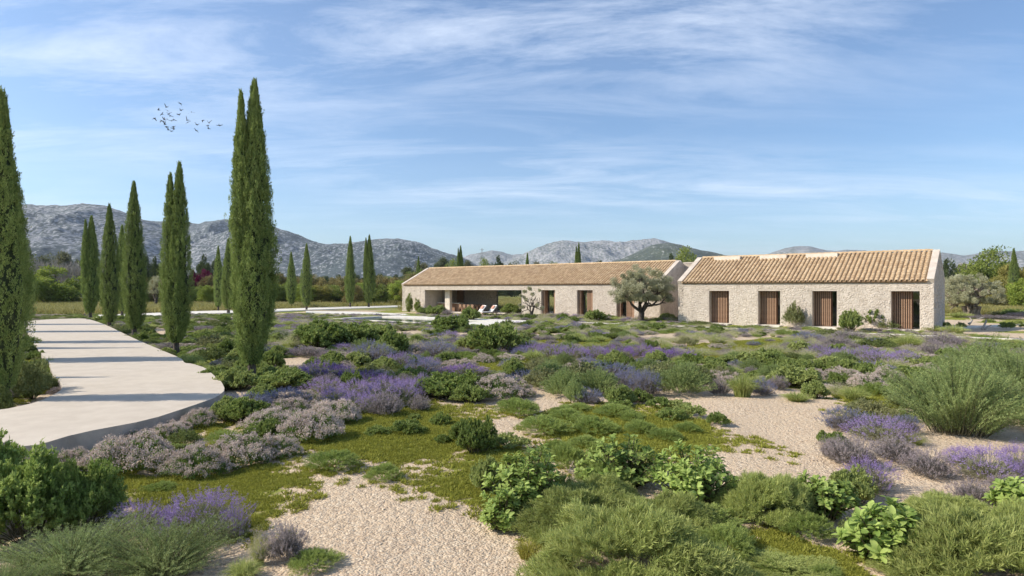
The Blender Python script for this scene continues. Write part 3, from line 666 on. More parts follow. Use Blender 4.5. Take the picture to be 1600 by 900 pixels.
# ------------------------------------------------------------------ plants: stems, leaves, flowers
def bez(b, c, t, s): s = s[..., None]; return b[:, None]*(1-s)**2+2*c[:, None]*s*(1-s)+t[:, None]*s*s
def dbez(b, c, t, s): s = s[..., None]; return nrm(2*(1-s)*(c-b)[:, None]+2*s*(t-c)[:, None])
def dome(rng, n, R, H, lumps=14, lump=.22, up=.5, base=.3, round_=.85):
    """stems of a clumped dome: base, control, tip"""
    az = rng.uniform(0, 2*np.pi, n); u = np.sqrt(rng.random(n))
    la = rng.uniform(0, 2*np.pi, lumps); lu = np.sqrt(rng.random(lumps)); L = np.stack([lu*np.cos(la), lu*np.sin(la)], 1); lh = rng.uniform(1-lump, 1+lump*.5, lumps)
    p = np.stack([u*np.cos(az), u*np.sin(az)], 1); d = np.linalg.norm(p[:, None]-L[None], axis=2); k = d.argmin(1)
    f = lh[k]*(1-lump*.9*np.clip(d.min(1)*1.6, 0, 1))
    edge = 1+.12*np.sin(az*3+rng.uniform(0, 6))+.08*np.sin(az*5+rng.uniform(0, 6))
    r = R*u*edge*(.9+.1*f); z = H*np.sqrt(np.clip(1-u*u*round_, 0, 1))*f*rng.uniform(.86, 1.06, n)
    tip = np.stack([r*np.cos(az), r*np.sin(az), z], 1); b = tip*np.array([base, base, 0]); b += rng.normal(size=b.shape)*R*.04; b[:, 2] = 0
    c = b*(1-up)+tip*up; c[:, 2] = z*.72
    return b, c, tip
def stem_leaves(acc, rng, st, per, L, W, t0=.35, spread=.8, mat=0, fold=.15, lv=.25, up=.25, mid=.45, tdark=None):
    b, c, t = st; n = len(b); s = t0+(1-t0)*rng.random((n, per))**.8
    P = bez(b, c, t, s).reshape(-1, 3); T = dbez(b, c, t, s).reshape(-1, 3); rv = nrm(rng.normal(size=P.shape))
    perp = nrm(rv-T*(rv*T).sum(1, keepdims=True)); D = nrm(T*(1-spread)+perp*spread+np.array([0, 0, up]))
    N = nrm(np.cross(D, rng.normal(size=D.shape)))
    N = np.where((N[:, 2] < 0)[:, None], -N, N)
    Ls = L*rng.uniform(1-lv, 1+lv, len(P)); tint = np.repeat(rng.random(n), per)*.45+rng.random(len(P))*.55
    acc.kites(P, D, N, Ls, W*Ls/L, fold, mid, mat, tint)
def stem_tubes(acc, st, r0, r1, mat=0, seg=3, k=5):
    b, c, t = st; s = np.linspace(0, 1, k)
    P = bez(b, c, t, np.broadcast_to(s, (len(b), k)))
    for p in P: acc.tube(p, np.linspace(r0, r1, k), seg, mat)
def spikes(acc, rng, tips, dirs, L, W, per, fl, fw, mat=0):
    """flower spikes: small florets round the last stretch of each stem"""
    n = len(tips); s = rng.random((n, per)); P = (tips[:, None]+dirs[:, None]*(s[..., None]*L)).reshape(-1, 3)
    rv = nrm(rng.normal(size=P.shape)); D = np.repeat(dirs, per, 0)*.6+rv*.8
    tp = (1-.55*s.reshape(-1)); tint = np.repeat(rng.random(n), per)*.4+rng.random(len(P))*.6
    acc.kites(P+rv*W*.3, D, nrm(rng.normal(size=P.shape)), fl*tp*rng.uniform(.7, 1.2, len(P)), fw*tp, .1, .5, mat, tint)
PROTO = {}
def proto(sp, parts):
    """parts: list of (part name, Acc, [materials]); first is the plant itself"""
    ms = [(nm, a.mesh(nm, mats)) for nm, a, mats in parts]
    mg = Acc(); mats = []
    for nm, a, mm in parts: mg.merge(a, len(mats)); mats += mm
    PROTO.setdefault(sp, []).append((ms, mg, mats))
def mk_lavender(sp, fm, lm, seed, R=.42, H=.38, n=330, fl=1., up=.5, nleaf=24, nspk=None):
    rng = np.random.default_rng(seed); a = Acc(); st = dome(rng, n, R*.9, H, 12, .2, up)
    stem_leaves(a, rng, st, nleaf, .05, .0065, .25, .5, 0, .1, .3, .25)
    nf = nspk or int(n*.8); b, c, t = dome(rng, nf, R*1.12, H*1.5, 10, .22, .4, .25)
    d = nrm(nrm(t-c)*.75+np.array([0, 0, .55])+rng.normal(size=t.shape)*.16); f = Acc()
    s0 = t-d*.05; f.kites(t-d*.2, d, nrm(rng.normal(size=t.shape)), .22, .005, 0, .5, 1, .5)
    spikes(f, rng, t-d*.02, d, .13*fl, .02, 20, .022, .013, 0)
    proto(sp, [(sp.split('|')[0], a, [M[lm]]), ('flower_spikes', f, [M[fm], M[lm]])])
for k in range(3): mk_lavender('lavender_clump|purple', 'lav_purple', 'lav_leaf', 10+k)
for k in range(2): mk_lavender('lavender_clump|violet', 'lav_violet', 'lav_leaf', 20+k, fl=1.1)
for k in range(2): mk_lavender('catmint_clump|blue', 'lav_blue', 'lav_leaf_grey', 30+k, H=.36, fl=.8)
for k in range(2): mk_lavender('faded_lavender|grey', 'lav_grey', 'lav_leaf_grey', 40+k, fl=.7, up=.6)
def mk_thyme(seed, R=.5, H=.33):
    rng = np.random.default_rng(seed); a = Acc(); st = dome(rng, 420, R, H, 18, .3, .55); stem_leaves(a, rng, st, 22, .022, .012, .35, .75)
    f = Acc(); b, c, t = st; k = rng.permutation(len(t))[:250]; tp = t[k]; per = 26
    P = np.repeat(tp, per, 0)+rng.normal(size=(len(tp)*per, 3))*np.array([.021, .021, .013]); P[:, 2] += .016
    D = nrm(rng.normal(size=P.shape)+np.array([0, 0, .7])); f.kites(P, D, nrm(rng.normal(size=P.shape)), .017, .014, .1, .5, 0, rng.random(len(P)))
    proto('thyme_mound|pink', [('thyme_mound', a, [M['thyme_leaf']]), ('flower_heads', f, [M['thyme_flower']])])
for k in range(3): mk_thyme(50+k)
def mk_cotton(sp, seed, R, H, n, per, L, W, m='cotton', t0=.45, up=.45, spread=.45, lump=.22, lumps=16):
    rng = np.random.default_rng(seed); a = Acc(); st = dome(rng, n, R, H, lumps, lump, up); stem_leaves(a, rng, st, per, L, W, t0, spread, 0, .05, .3, .3)
    proto(sp, [(sp.split('|')[0], a, [M[m]])])
for k in range(3): mk_cotton('santolina_mound|green', 60+k, .46, .32, 360, 38, .045, .005)
mk_cotton('santolina_mound|big', 65, 1.15, .72, 1700, 44, .075, .0075, 'cotton_hi', .5, lumps=16, lump=.42, spread=.55)
mk_cotton('santolina_mound|big', 66, 1.0, .6, 1500, 44, .07, .0075, 'cotton_hi', .5, lumps=12, lump=.45, spread=.55)
def mk_leafy(sp, seed, R, H, n, per, L, W, m, lumps=14, lump=.28, t0=.4, spread=.65, stems=True):
    rng = np.random.default_rng(seed); a = Acc(); st = dome(rng, n, R, H, lumps, lump, .5); stem_leaves(a, rng, st, per, L, W, t0, spread, 0, .12, .3, .3, .55)
    parts = [(sp.split('|')[0], a, [M[m]])]
    if stems: s = Acc(); stem_tubes(s, tuple(x[:90] for x in st), .008, .003); parts.append(('stems', s, [M['stem']]))
    proto(sp, parts)
for k in range(3): mk_leafy('leafy_shrub|green', 70+k, .5, .48, 240, 34, .05, .026, 'leafy')
for k in range(2): mk_leafy('leafy_shrub|big', 75+k, .95, .95, 620, 46, .062, .026, 'leafy_l', 22)
for k in range(2): mk_leafy('leafy_shrub|dark', 78+k, .5, .5, 260, 30, .035, .015, 'dark', stems=False)
for k in range(2): mk_leafy('small_shrub|low', 80+k, .26, .22, 120, 24, .03, .016, 'leafy', 7, stems=False)
def mk_rosemary(sp, seed, R, H, n, per, L=.03, W=.0055, m='rosemary', up=.35, t0=.12):
    rng = np.random.default_rng(seed); a = Acc(); b, c, t = dome(rng, n, R, H, 20, .3, up, .35, .7)
    t = t+nrm(t)*rng.uniform(-.1, .28, (n, 1))*R*.6; st = (b, c, t)
    stem_leaves(a, rng, st, per, L, W, t0, .62, 0, .05, .3, .25); s = Acc(); stem_tubes(s, tuple(x[:min(n, 260)] for x in st), .006, .002)
    proto(sp, [(sp.split('|')[0], a, [M[m]]), ('stems', s, [M['stem']])])
for k in range(2): mk_leafy('rosemary_bush|mid', 90+k, .6, .55, 420, 44, .034, .009, 'rosemary', 16, .22, .2, .5, stems=False)
for k in range(2): mk_rosemary('rosemary_bush|big', 95+k, 1.25, 1.25, 950, 125, .036, .0072)
mk_rosemary('rosemary_bush|fine', 98, 1.0, .85, 800, 90, .032, .0045)
def mk_grass(sp, seed, R, H, n, m, plume=True, w=.0055):
    rng = np.random.default_rng(seed); a = Acc(); az = rng.uniform(0, 2*np.pi, n); lean = rng.random(n)**.7; ln = H*rng.uniform(.7, 1.15, n)
    b = np.stack([np.cos(az), np.sin(az), np.zeros(n)], 1)*(R*.42*rng.random((n, 1))); o = np.stack([np.cos(az), np.sin(az), 0*az], 1)
    c = b+o*(lean*.25*R)[:, None]+np.array([0, 0, 1])*(ln*.75)[:, None]; t = b+o*(R*lean*.85)[:, None]+np.array([0, 0, 1])*(ln*(1.05-.62*lean))[:, None]
    K = 5; s = np.linspace(0, 1, K); P = bez(b, c, t, np.broadcast_to(s, (n, K))); T = dbez(b, c, t, np.broadcast_to(s, (n, K)))
    sd = nrm(np.cross(T, rng.normal(size=(n, 1, 3))))*(w*(1-s**2*.9))[None, :, None]
    V = np.stack([P-sd, P+sd], 2).reshape(n, K*2, 3); q = np.array([(2*i, 2*i+1, 2*i+3, 2*i+2) for i in range(K-1)])
    a.add(V.reshape(-1, 3), (np.arange(n)[:, None, None]*K*2+q[None]).reshape(-1, 4), 0, np.repeat(rng.random(n), K-1))
    parts = [(sp.split('|')[0], a, [M[m]])]
    if plume:
        f = Acc(); k = rng.permutation(n)[:int(n*.7)]; d = nrm(T[k, -1]+np.array([0, 0, .6])); spikes(f, rng, t[k]-d*.05, d, .2, .03, 24, .035, .0045, 0); parts.append(('plumes', f, [M['plume']]))
    proto(sp, parts)
for k in range(2): mk_grass('feather_grass|pale', 100+k, .5, .5, 620, 'grass', True, .0035)
for k in range(2): mk_grass('grass_tussock|green', 103+k, .42, .42, 700, 'grass', False)
mk_grass('grass_tussock|gold', 106, .38, .36, 420, 'grass_gold', False, .005)
mk_grass('grass_tussock|gold', 107, .38, .36, 420, 'grass_gold', False, .005)
# broad-leaved bush: rosettes of big leaves, the outer ones single leaves
def broad_leaf_mesh(tint, seed):
    rng = np.random.default_rng(seed); prof = [(0, .02), (.2, .22), (.45, .42), (.7, .46), (.9, .28), (1, .03)]; V = []
    for t, w_ in prof:
        zc = .10*math.sin(t*2.6)-.22*t*t; V += [(t, -w_*.48, zc+.10*w_), (t, 0, zc-.05), (t, w_*.48, zc+.10*w_)]
    q = []
    for i in range(len(prof)-1): q += [(3*i, 3*i+1, 3*i+4, 3*i+3), (3*i+1, 3*i+2, 3*i+5, 3*i+4)]
    V = np.array(V); V[:, 2] += rng.normal(size=len(V))*.02
    a = Acc(); a.add(V, q, 0, tint); return a
BL = [broad_leaf_mesh(t, i) for i, t in enumerate((.05, .3, .55, .8, 1.))]; BLM = [a.mesh('leaf', [M['broad']], True) for a in BL]
BLq = [(np.concatenate(a.v), np.concatenate(a.q)) for a in BL]
def broad_bush(x, y, R, H, n, label, seed, leaf=.13, single=150, group='broad-leaved bushes in the foreground'):
    rng = np.random.default_rng(seed); z0 = gz(x, y)-.02
    root = tag(link('broadleaf_bush', None, loc=(x, y, z0)), label, 'bush', group)
    st = dome(rng, n, R, H, 12, .3, .45, .3, .8); s = Acc(); stem_tubes(s, st, .011, .005, seg=4); link('stems', s.mesh('stems', [M['stem']]), root)
    L = []
    for i in range(n):
        b, c, t = (q[i] for q in st); m_ = rng.integers(14, 22)
        for j in range(m_):
            top = j < 6; sp = 1-.03*(j % 6) if top else rng.uniform(.15, .97)
            P = b*(1-sp)**2+2*c*sp*(1-sp)+t*sp*sp; T = nrm((2*(1-sp)*(c-b)+2*sp*(t-c))[None])[0]; an = j*2.4+rng.normal()*.2; rv = np.array([math.cos(an), math.sin(an), 0]); rv = rv-T*(rv@T)
            D = nrm((rv*(1.0 if not top else .9)+T*(.35 if not top else .65)+np.array([0, 0, .15]))[None])[0]; N = nrm((T+np.array([0, 0, .5])-D*0)[None])[0]; S = nrm(np.cross(N, D)[None])[0]; N = np.cross(D, S)
            sc = leaf*rng.uniform(.65, 1.15)*(.75 if top and j < 3 else 1); L.append((sp*np.linalg.norm(P)-P[1]*.4, P, D, S, N, sc))
    L.sort(key=lambda q: -q[0]); rest = Acc()
    for i, (_, P, D, S, N, sc) in enumerate(L):
        k = int(rng.integers(0, 5)); Rm = np.stack([D, S, N], 1)*sc
        if i < single:
            o = link('leaf', BLM[k], root); o.matrix_local = Matrix([[*Rm[0], P[0]], [*Rm[1], P[1]], [*Rm[2], P[2]], [0, 0, 0, 1]])
        else:
            V, Q = BLq[k]; rest.add(V@Rm.T+P, Q, 0, (.05, .3, .55, .8, 1.)[k])
    if rest.v: tag(link('inner_leaves', rest.mesh('inner_leaves', [M['broad']], True), root), kind='stuff')
# ------------------------------------------------------------------ trees
def mk_cypress(seed, tips, H=8.8, R=.62, n=52000, dark=0.):
    """tips: (dx, dy, height fraction, width fraction) of each leader"""
    rng = np.random.default_rng(seed); crown = Acc(); inner = Acc(); h0 = .55
    for ti, (dx, dy, hf, wf) in enumerate(tips):
        def rad(z, th):
            t = np.clip((z-h0)/(H*hf-h0), 0, 1); pr = np.where(t < .30, .34+.66*np.sin(np.pi/2*np.clip(t/.30, 0, 1))**.8, 1-(np.clip(t-.30, 0, 1)/.70)**1.45*.985)
            fl = fbm(th*2.0+11*ti+5, z*.8+th*.3, seed, 3); fl2 = fbm(th*5., z*2.2, seed+3, 3)
            return R*wf*pr*(.58+.70*fl+.50*(fl2-.5)), t
        def axis(t): return np.stack([dx*np.clip(t*1.3, 0, 1)**.8, dy*np.clip(t*1.3, 0, 1)**.8, 0*t], -1)
        per = 26; m = int(n*hf*wf/per); z = h0+(H*hf-h0)*rng.random(m)**.95*.985; th = rng.uniform(0, 2*np.pi, m); r, t = rad(z, th); k = 1.02-.24*rng.random(m)**1.5; k = np.where(rng.random(m) < .10, k*rng.uniform(1.03, 1.2, m), k)
        o = np.stack([np.cos(th), np.sin(th), 0*th], 1); B = axis(t)+o*(r*k)[:, None]; B[:, 2] = z
        bd = nrm(o*(rng.uniform(.05, .42, (m, 1))*(1-.7*t[:, None]))+np.array([0, 0, 1.])+rng.normal(size=(m, 3))*.07); bl = rng.uniform(.18, .42, m)*(1-.35*t)
        s_ = rng.random((m, per)); rv = nrm(rng.normal(size=(m, per, 3))); wd = (.055*np.sin(np.pi*np.clip(s_*.85+.12, 0, 1)))[..., None]
        P = (B[:, None]+bd[:, None]*(s_*bl[:, None])[..., None]+rv*wd*(1-.75*t**3)[:, None, None]).reshape(-1, 3); D = nrm((bd[:, None]+rv*.55).reshape(-1, 3))
        tint = np.clip(np.repeat(rng.random(m), per)*.55+rng.random(m*per)*.5, 0, 1); q_ = len(P); oo = np.repeat(o, per, 0)
        crown.kites(P-D*.02, D, oo+rng.normal(size=(q_, 3))*.5, rng.uniform(.04, .085, q_), rng.uniform(.014, .026, q_), .2, .4, 0, tint)
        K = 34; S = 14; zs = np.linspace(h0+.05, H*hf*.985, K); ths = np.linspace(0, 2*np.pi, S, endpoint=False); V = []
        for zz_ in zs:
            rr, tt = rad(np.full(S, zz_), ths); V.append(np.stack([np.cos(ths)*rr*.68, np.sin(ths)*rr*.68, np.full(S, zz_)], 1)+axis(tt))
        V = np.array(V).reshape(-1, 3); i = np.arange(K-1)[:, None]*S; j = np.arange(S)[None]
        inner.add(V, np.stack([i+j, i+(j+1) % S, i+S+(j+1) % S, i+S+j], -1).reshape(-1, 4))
    tr = Acc(); tr.tube([(0, 0, -.15), (.01, 0, .15), (0, .01, .6), (0, 0, 1.4), (0, 0, 4)], [.17, .125, .11, .1, .05], 9)
    return tr.mesh('trunk', [M['bark']], True), crown, inner
CYP = []
for sd, tp in ((201, [(.07, .05, 1., 1.0), (-.27, -.08, .955, .62)]), (202, [(0, 0, 1., 1.)]), (203, [(.13, .0, 1., .86), (-.22, .05, .94, .7), (-.05, -.25, .62, .8)]), (204, [(0, .02, 1., .95), (.16, 0, .8, .75)])):
    t_, c_, i_ = mk_cypress(sd, tp, n=95000 if sd in (201,) else 60000)
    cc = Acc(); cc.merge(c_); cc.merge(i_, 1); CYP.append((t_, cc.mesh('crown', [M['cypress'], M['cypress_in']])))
def cypress(px, base, top, hw, var, label, D=None, rz=0., X=None, group='cypresses'):
    D = D or F*EYE/(base-HOR); x = X if X is not None else (px-800)/F*D; h = EYE+(HOR-top)/F*D
    rt = tag(link('cypress_tree', None, loc=(x, D, gz(x, D) if abs(x) < 60 and D < 100 else 0), rot=(0, 0, rz)), label, 'tree', group)
    sz = h/8.85; sxy = (hw/F*D)/.66; rt.scale = (sxy, sxy, sz)
    link('trunk', CYP[var][0], rt); link('crown', CYP[var][1], rt)
cypress(2, 648, 140, 38, 1, 'tall cypress cut by the left edge of the photo, nearest of all', D=13.9, rz=.5, X=-11.35)
for k, (d, X) in enumerate(((21.4, -17.55), (28.7, -23.6), (35.8, -29.4), (43.2, -35.5))):
    cypress(0, 0, HOR-F*(8.2+.4*(k % 2)-EYE)/d, .8*F/d, k % 4, 'cypress in the row hidden behind the tall one at the left edge, '+('nearest', 'second', 'third', 'farthest')[k], D=d, X=X, rz=k)
cypress(0, 0, HOR-F*(8.6-EYE)/17, .6*F/17, 2, 'cypress outside the left edge whose tip shades the pale path', D=16.6, X=-22.2)
cypress(0, 0, HOR-F*(8.8-EYE)/24, .6*F/24, 0, 'cypress outside the left edge beyond the path', D=25.2, X=-27.2)
cypress(393, 600, 125, 35, 0, 'tallest twin-tipped cypress right of the pale path', rz=.1)
cypress(275, 555, 252, 25, 2, 'dark twin-tipped cypress, second nearest in the row right of the path', rz=.3)
cypress(210, 530, 283, 20, 3, 'bright pointed cypress, third nearest in the row right of the path', rz=1.9)
cypress(171, 516, 318, 16, 1, 'dark slender single-tipped cypress, fourth in the row right of the path', rz=2)
cypress(141, 499, 337, 14, 0, 'short twin-tipped cypress at the far end of the pale path', rz=.4)
cypress(191, 496, 352, 12, 3, 'small cypress half hidden behind the bright pointed one', rz=3)
cypress(341, 486.5, 384, 8, 1, 'small dark cypress left of the tallest twin-tipped one, farther away', rz=1)
cypress(357, 490, 372, 13, 2, 'cypress mostly hidden behind the left side of the tallest one', rz=2)
cypress(455, 481.5, 394, 8.5, 1, 'first slender cypress right of the tallest one, light green, on the field edge', rz=3)
cypress(479, 485, 380, 9.5, 1, 'dark slender cypress standing on the far white path, second right of the tallest', rz=4)
cypress(547, 480.5, 369, 9, 3, 'slender cypress by the far white path, left of a pair before the long house', rz=5)
cypress(576, 480.5, 367, 9.5, 0, 'light twin-tipped cypress nearest the left end of the long house', rz=0)
cypress(654, 470, 400, 5, 1, 'small far cypress above the left end of the long roof', D=150)
cypress(719, 470, 384, 7, 0, 'twin-tipped far cypress rising behind the left part of the long roof', D=125)
cypress(824, 470, 395, 6, 3, 'small far cypress behind the middle of the long roof', D=140)
cypress(903, 470, 379, 7, 2, 'far cypress behind the long roof against the grey mountain', D=125)
cypress(1584, 482, 388, 9.5, 1, 'light green cypress at the right edge beyond the old olive tree', rz=2)
def limb(rng, p, d, L, r, depth, acc, ends, wob=.25, split=(2, 3), bend=.1):
    k = 5; pts = [np.array(p, float)]; dd = np.array(d, float)
    for i in range(k): dd = nrm((dd+rng.normal(size=3)*wob*.35+np.array([0, 0, bend]))[None])[0]; pts.append(pts[-1]+dd*L/k)
    acc.tube(pts, np.linspace(r, r*.62, k+1), 7 if depth > 2 else 4)
    if depth == 0: ends.append((pts[-1], dd)); return
    for i in range(rng.integers(*split)+1):
        nd = nrm((dd+rng.normal(size=3)*.75+np.array([0, 0, .05]))[None])[0]; limb(rng, pts[-1], nd, L*rng.uniform(.6, .85), r*.62, depth-1, acc, ends, wob, split, bend)
    if depth > 1 and rng.random() < .6: ends.append((pts[3], dd))
def leafcloud(acc, rng, cen, rad, n, L, W, shell=.5, squash=.8, up=.2):
    cen = np.array(cen); rad = np.broadcast_to(rad, (len(cen),)); k = rng.integers(0, len(cen), n); d = nrm(rng.normal(size=(n, 3))); r = rad[k]*(shell+(1-shell)*rng.random(n))
    P = cen[k]+d*r[:, None]*np.array([1, 1, squash]); D = nrm(d+rng.normal(size=d.shape)*.7+np.array([0, 0, up])); tint = np.clip(rng.random(len(cen))[k]*.5+rng.random(n)*.5, 0, 1)
    acc.kites(P, D, nrm(rng.normal(size=D.shape)+d), L*rng.uniform(.7, 1.3, n), W, .15, .5, 0, tint)
def olive(px, base, cx, w_, top, bot, label, seed, trunk_w, D, lean=0, n=42000, kids=4, fork=.35):
    x, y = at(px, D); rng = np.random.default_rng(seed); rt = tag(link('olive_tree', None, loc=(x, y, gz(x, y))), label, 'tree'); s = D/F
    Hh = EYE+(HOR-top)*s; hb = EYE+(HOR-bot)*s; ccx = (cx-px)*s; Rr = w_/2*s
    tr = Acc(); ends = []; h1 = (hb)*fork+.3; tw = trunk_w/2*s
    prof = np.array([[0, 0, -.15], [.0, .02, .1], [lean*.2, .0, h1*.5], [lean*.5, .02, h1]]); tr.tube(prof, [tw*1.35, tw*1.1, tw*.95, tw*.9], 12)
    if trunk_w > 14:
        for q in range(9):
            an = q*.7; tr.tube([(math.cos(an)*tw*1.15, math.sin(an)*tw*1.15, -.1), (math.cos(an+.2)*tw*.85, math.sin(an+.2)*tw*.85, h1*.5), (math.cos(an+.3)*tw*1.05+lean*.5, math.sin(an+.3)*tw*1.05, h1*1.25)], [tw*.28, tw*.25, tw*.3], 6)
    for q in range(kids):
        an = q*2*math.pi/kids+rng.uniform(-.3, .3); tgt = np.array([ccx+math.cos(an)*Rr*.75, math.sin(an)*Rr*.7, (Hh+hb)/2]); st_ = np.array([lean*.5, 0, h1-.05]); d = tgt-st_; L_ = np.linalg.norm(d)
        limb(rng, st_, nrm(d[None])[0], L_*.42, tw*.55 if trunk_w < 14 else tw*.35, 2, tr, ends, .5, (2, 3), .04)
    link('trunk', tr.mesh('trunk', [M['bark_l'] if trunk_w > 14 else M['bark']], True), rt)
    cen = []; m = 150 if n > 5000 else 14
    while len(cen) < m:
        q = rng.uniform(-1, 1, 3)
        if .3 < np.linalg.norm(q) < 1 and q[2] > -.65: cen.append([ccx+q[0]*Rr*.93, q[1]*Rr*.9, hb+(Hh-hb)*(.36+.56*max(q[2], -.35))-.07*(abs(q[0])**2)*(Hh-hb)])
    cl = Acc(); leafcloud(cl, rng, cen, rng.uniform(.20, .44, m)*(Rr/3.1), n, .12, .036, .2, .85); link('crown', cl.mesh('crown', [M['olive']]), rt)
olive(1001, 503, 1004, 112, 410, 476, 'spreading olive tree with dark forked trunk before the long house', 301, 10, 52.5, .2, n=62000, kids=5)
olive(1518, 492, 1515, 92, 422, 478, 'old olive tree with a massive pale trunk right of the houses', 302, 20, 62, 0, n=56000, kids=6, fork=.5)
olive(1491, 484, 1486, 48, 426, 474, 'thin dark olive trunk leaning behind the massive one', 303, 6, 72, .6, n=14000, kids=3)
olive(829, 497, 829, 48, 444, 486, 'small bare-branched olive against the porch pier', 304, 4, 58.5, .2, n=3500, kids=6, fork=.15)
olive(243, 480, 245, 34, 428, 462, 'small grey tree between the two nearest cypress crowns', 305, 5, 92, .2, n=9000, kids=4)
# leafy trees and hedges beyond the garden
BT = {}
def mk_crown(key, mat, seed, n=9000, m=46, leaf=.05, flat=.8):
    rng = np.random.default_rng(seed); a = Acc(); cen = []
    while len(cen) < m:
        q = rng.uniform(-1, 1, 3)
        if np.linalg.norm(q) < 1: cen.append([q[0]*.42, q[1]*.42, .46+q[2]*.40+.06*math.sin(q[0]*5)])
    leafcloud(a, rng, cen, rng.uniform(.07, .17, m), n, leaf, leaf*.45, .3); t = Acc(); ends = []
    for q in range(4): limb(rng, (rng.normal()*.03, rng.normal()*.03, -.03), nrm((rng.normal(size=3)*.4+[0, 0, 1])[None])[0], .35, .018, 1, t, ends, .4)
    BT[key] = (a.mesh('crown', [M[mat]]), t.mesh('trunk', [M['bark']]), a)
for i, (k, m_) in enumerate((('green', 't_green'), ('bright', 't_bright'), ('dark', 't_dark'), ('yellow', 't_yellow'), ('tan', 't_tan'), ('grey', 't_grey'), ('magenta', 't_mag'), ('far', 't_far'))):
    mk_crown(k, m_, 400+i); mk_crown(k+'2', m_, 420+i, 8000, 60)
def mk_bare():
    rng = np.random.default_rng(450); t = Acc(); ends = []
    for q in range(7): limb(rng, (rng.normal()*.12, rng.normal()*.12, 0), nrm((rng.normal(size=3)*.7+[0, 0, 1])[None])[0], .34, .022, 3, t, ends, .5, (2, 4))
    BT['bare'] = (t.mesh('bare_branches', [M['twig']]), None, t)
mk_bare()
tcount = [0]
def tree(px, D, w_, top, key, label, group=None, cat='tree', name=None, base=0.):
    x, y = at(px, D); h = EYE+(HOR-top)/F*D-base; wm = w_/F*D/.96; tcount[0] += 1
    nm = name or {'bare': 'bare_tree'}.get(key, 'leafy_tree'); rt = tag(link(nm, None, loc=(x, y, base), rot=(0, 0, tcount[0]*1.7), scale=(wm, wm, h)), label, cat, group)
    k = key if tcount[0] % 2 or key == 'bare' else key+'2'
    link('crown' if key != 'bare' else 'branches', BT[k][0], rt)
    if BT[k][1]: link('trunk', BT[k][1], rt)
# left: bright bushes, bare trees, hedge, reeds, magenta shrubs
tree(78, 104, 92, 412, 'bright', 'broad bright green bush tree left of the first far cypresses'); tree(45, 100, 46, 424, 'bright', 'bright green bush low behind the cut-off cypress'); tree(112, 108, 44, 432, 'green', 'rounded mid-green bush beside the broad bright one')
tree(14, 106, 50, 428, 'dark', 'dark green bush at the far left edge'); tree(152, 112, 40, 436, 'dark', 'dark bush between the two leftmost path cypresses')
for i, (p, w_, t_) in enumerate(((42, 34, 392), (62, 38, 388), (84, 40, 391), (104, 36, 394), (124, 36, 396), (152, 30, 398), (187, 30, 402), (20, 34, 392))):
    tree(p, 150+i*3, w_, t_, 'bare', ('leftmost', 'second', 'third', 'fourth', 'fifth', 'sixth', 'rightmost', 'edge')[i]+' of the pale leafless trees behind the bright bush', 'pale leafless trees')
for i, (p, w_) in enumerate(((0, 50), (35, 48), (70, 48), (105, 50), (140, 50), (180, 46))):
    tree(p, 185, w_, 390-i % 2*3+i, 'far', ('first', 'second', 'third', 'fourth', 'fifth', 'sixth')[i]+' brownish tree from the left behind the leafless trees', 'brownish trees behind the leafless ones')
for i, (p, w_, t_) in enumerate(((226, 28, 395), (243, 26, 399), (262, 34, 400), (318, 34, 396), (340, 30, 400))):
    tree(p, 150, w_, t_, 'dark', ('first', 'second', 'third', 'fourth', 'fifth')[i]+' dark far tree from the left under the mountain', 'dark far trees under the mountain')
for i, (p, w_, t_) in enumerate(((298, 26, 419), (314, 26, 418), (330, 24, 420))):
    tree(p, 128, w_, t_, 'magenta', ('left', 'middle', 'right')[i]+' magenta flowering bush between two cypresses', 'magenta bushes', 'bush', 'flowering_bush')
rngt = np.random.default_rng(77)
names_ = [a_+b_ for a_ in ('', 'twenty-') for b_ in ('first', 'second', 'third', 'fourth', 'fifth', 'sixth', 'seventh', 'eighth', 'ninth', 'tenth', 'eleventh', 'twelfth', 'thirteenth', 'fourteenth', 'fifteenth', 'sixteenth', 'seventeenth', 'eighteenth', 'nineteenth', 'twentieth')][:29]
for i, p in enumerate(np.linspace(225, 640, 17)):
    tree(p, 128+rngt.uniform(-3, 3), 42, 426+rngt.uniform(-3, 4), 'tan', names_[i]+' clump from the left of tall dry reeds above the far hedge', 'dry reeds above the hedge', 'reeds', 'reed_clump')
for i, p in enumerate(np.linspace(205, 645, 19)):
    key = ('yellow', 'green', 'tan', 'bright', 'green', 'bright')[i % 6]; tree(p+rngt.uniform(-5, 5), 106+rngt.uniform(-4, 6), 40+rngt.uniform(-6, 12), 440+rngt.uniform(-6, 5), key, names_[i]+' bush from the left in the far hedge beyond the field', 'far hedge bushes', 'bush', 'hedge_bush')
for i, p in enumerate(np.linspace(420, 640, 11)):
    tree(p, 190, 34, 427+rngt.uniform(-2, 3), 'dark', names_[i]+' dark tree from the left in the thin line under the mountain', 'thin dark tree line')
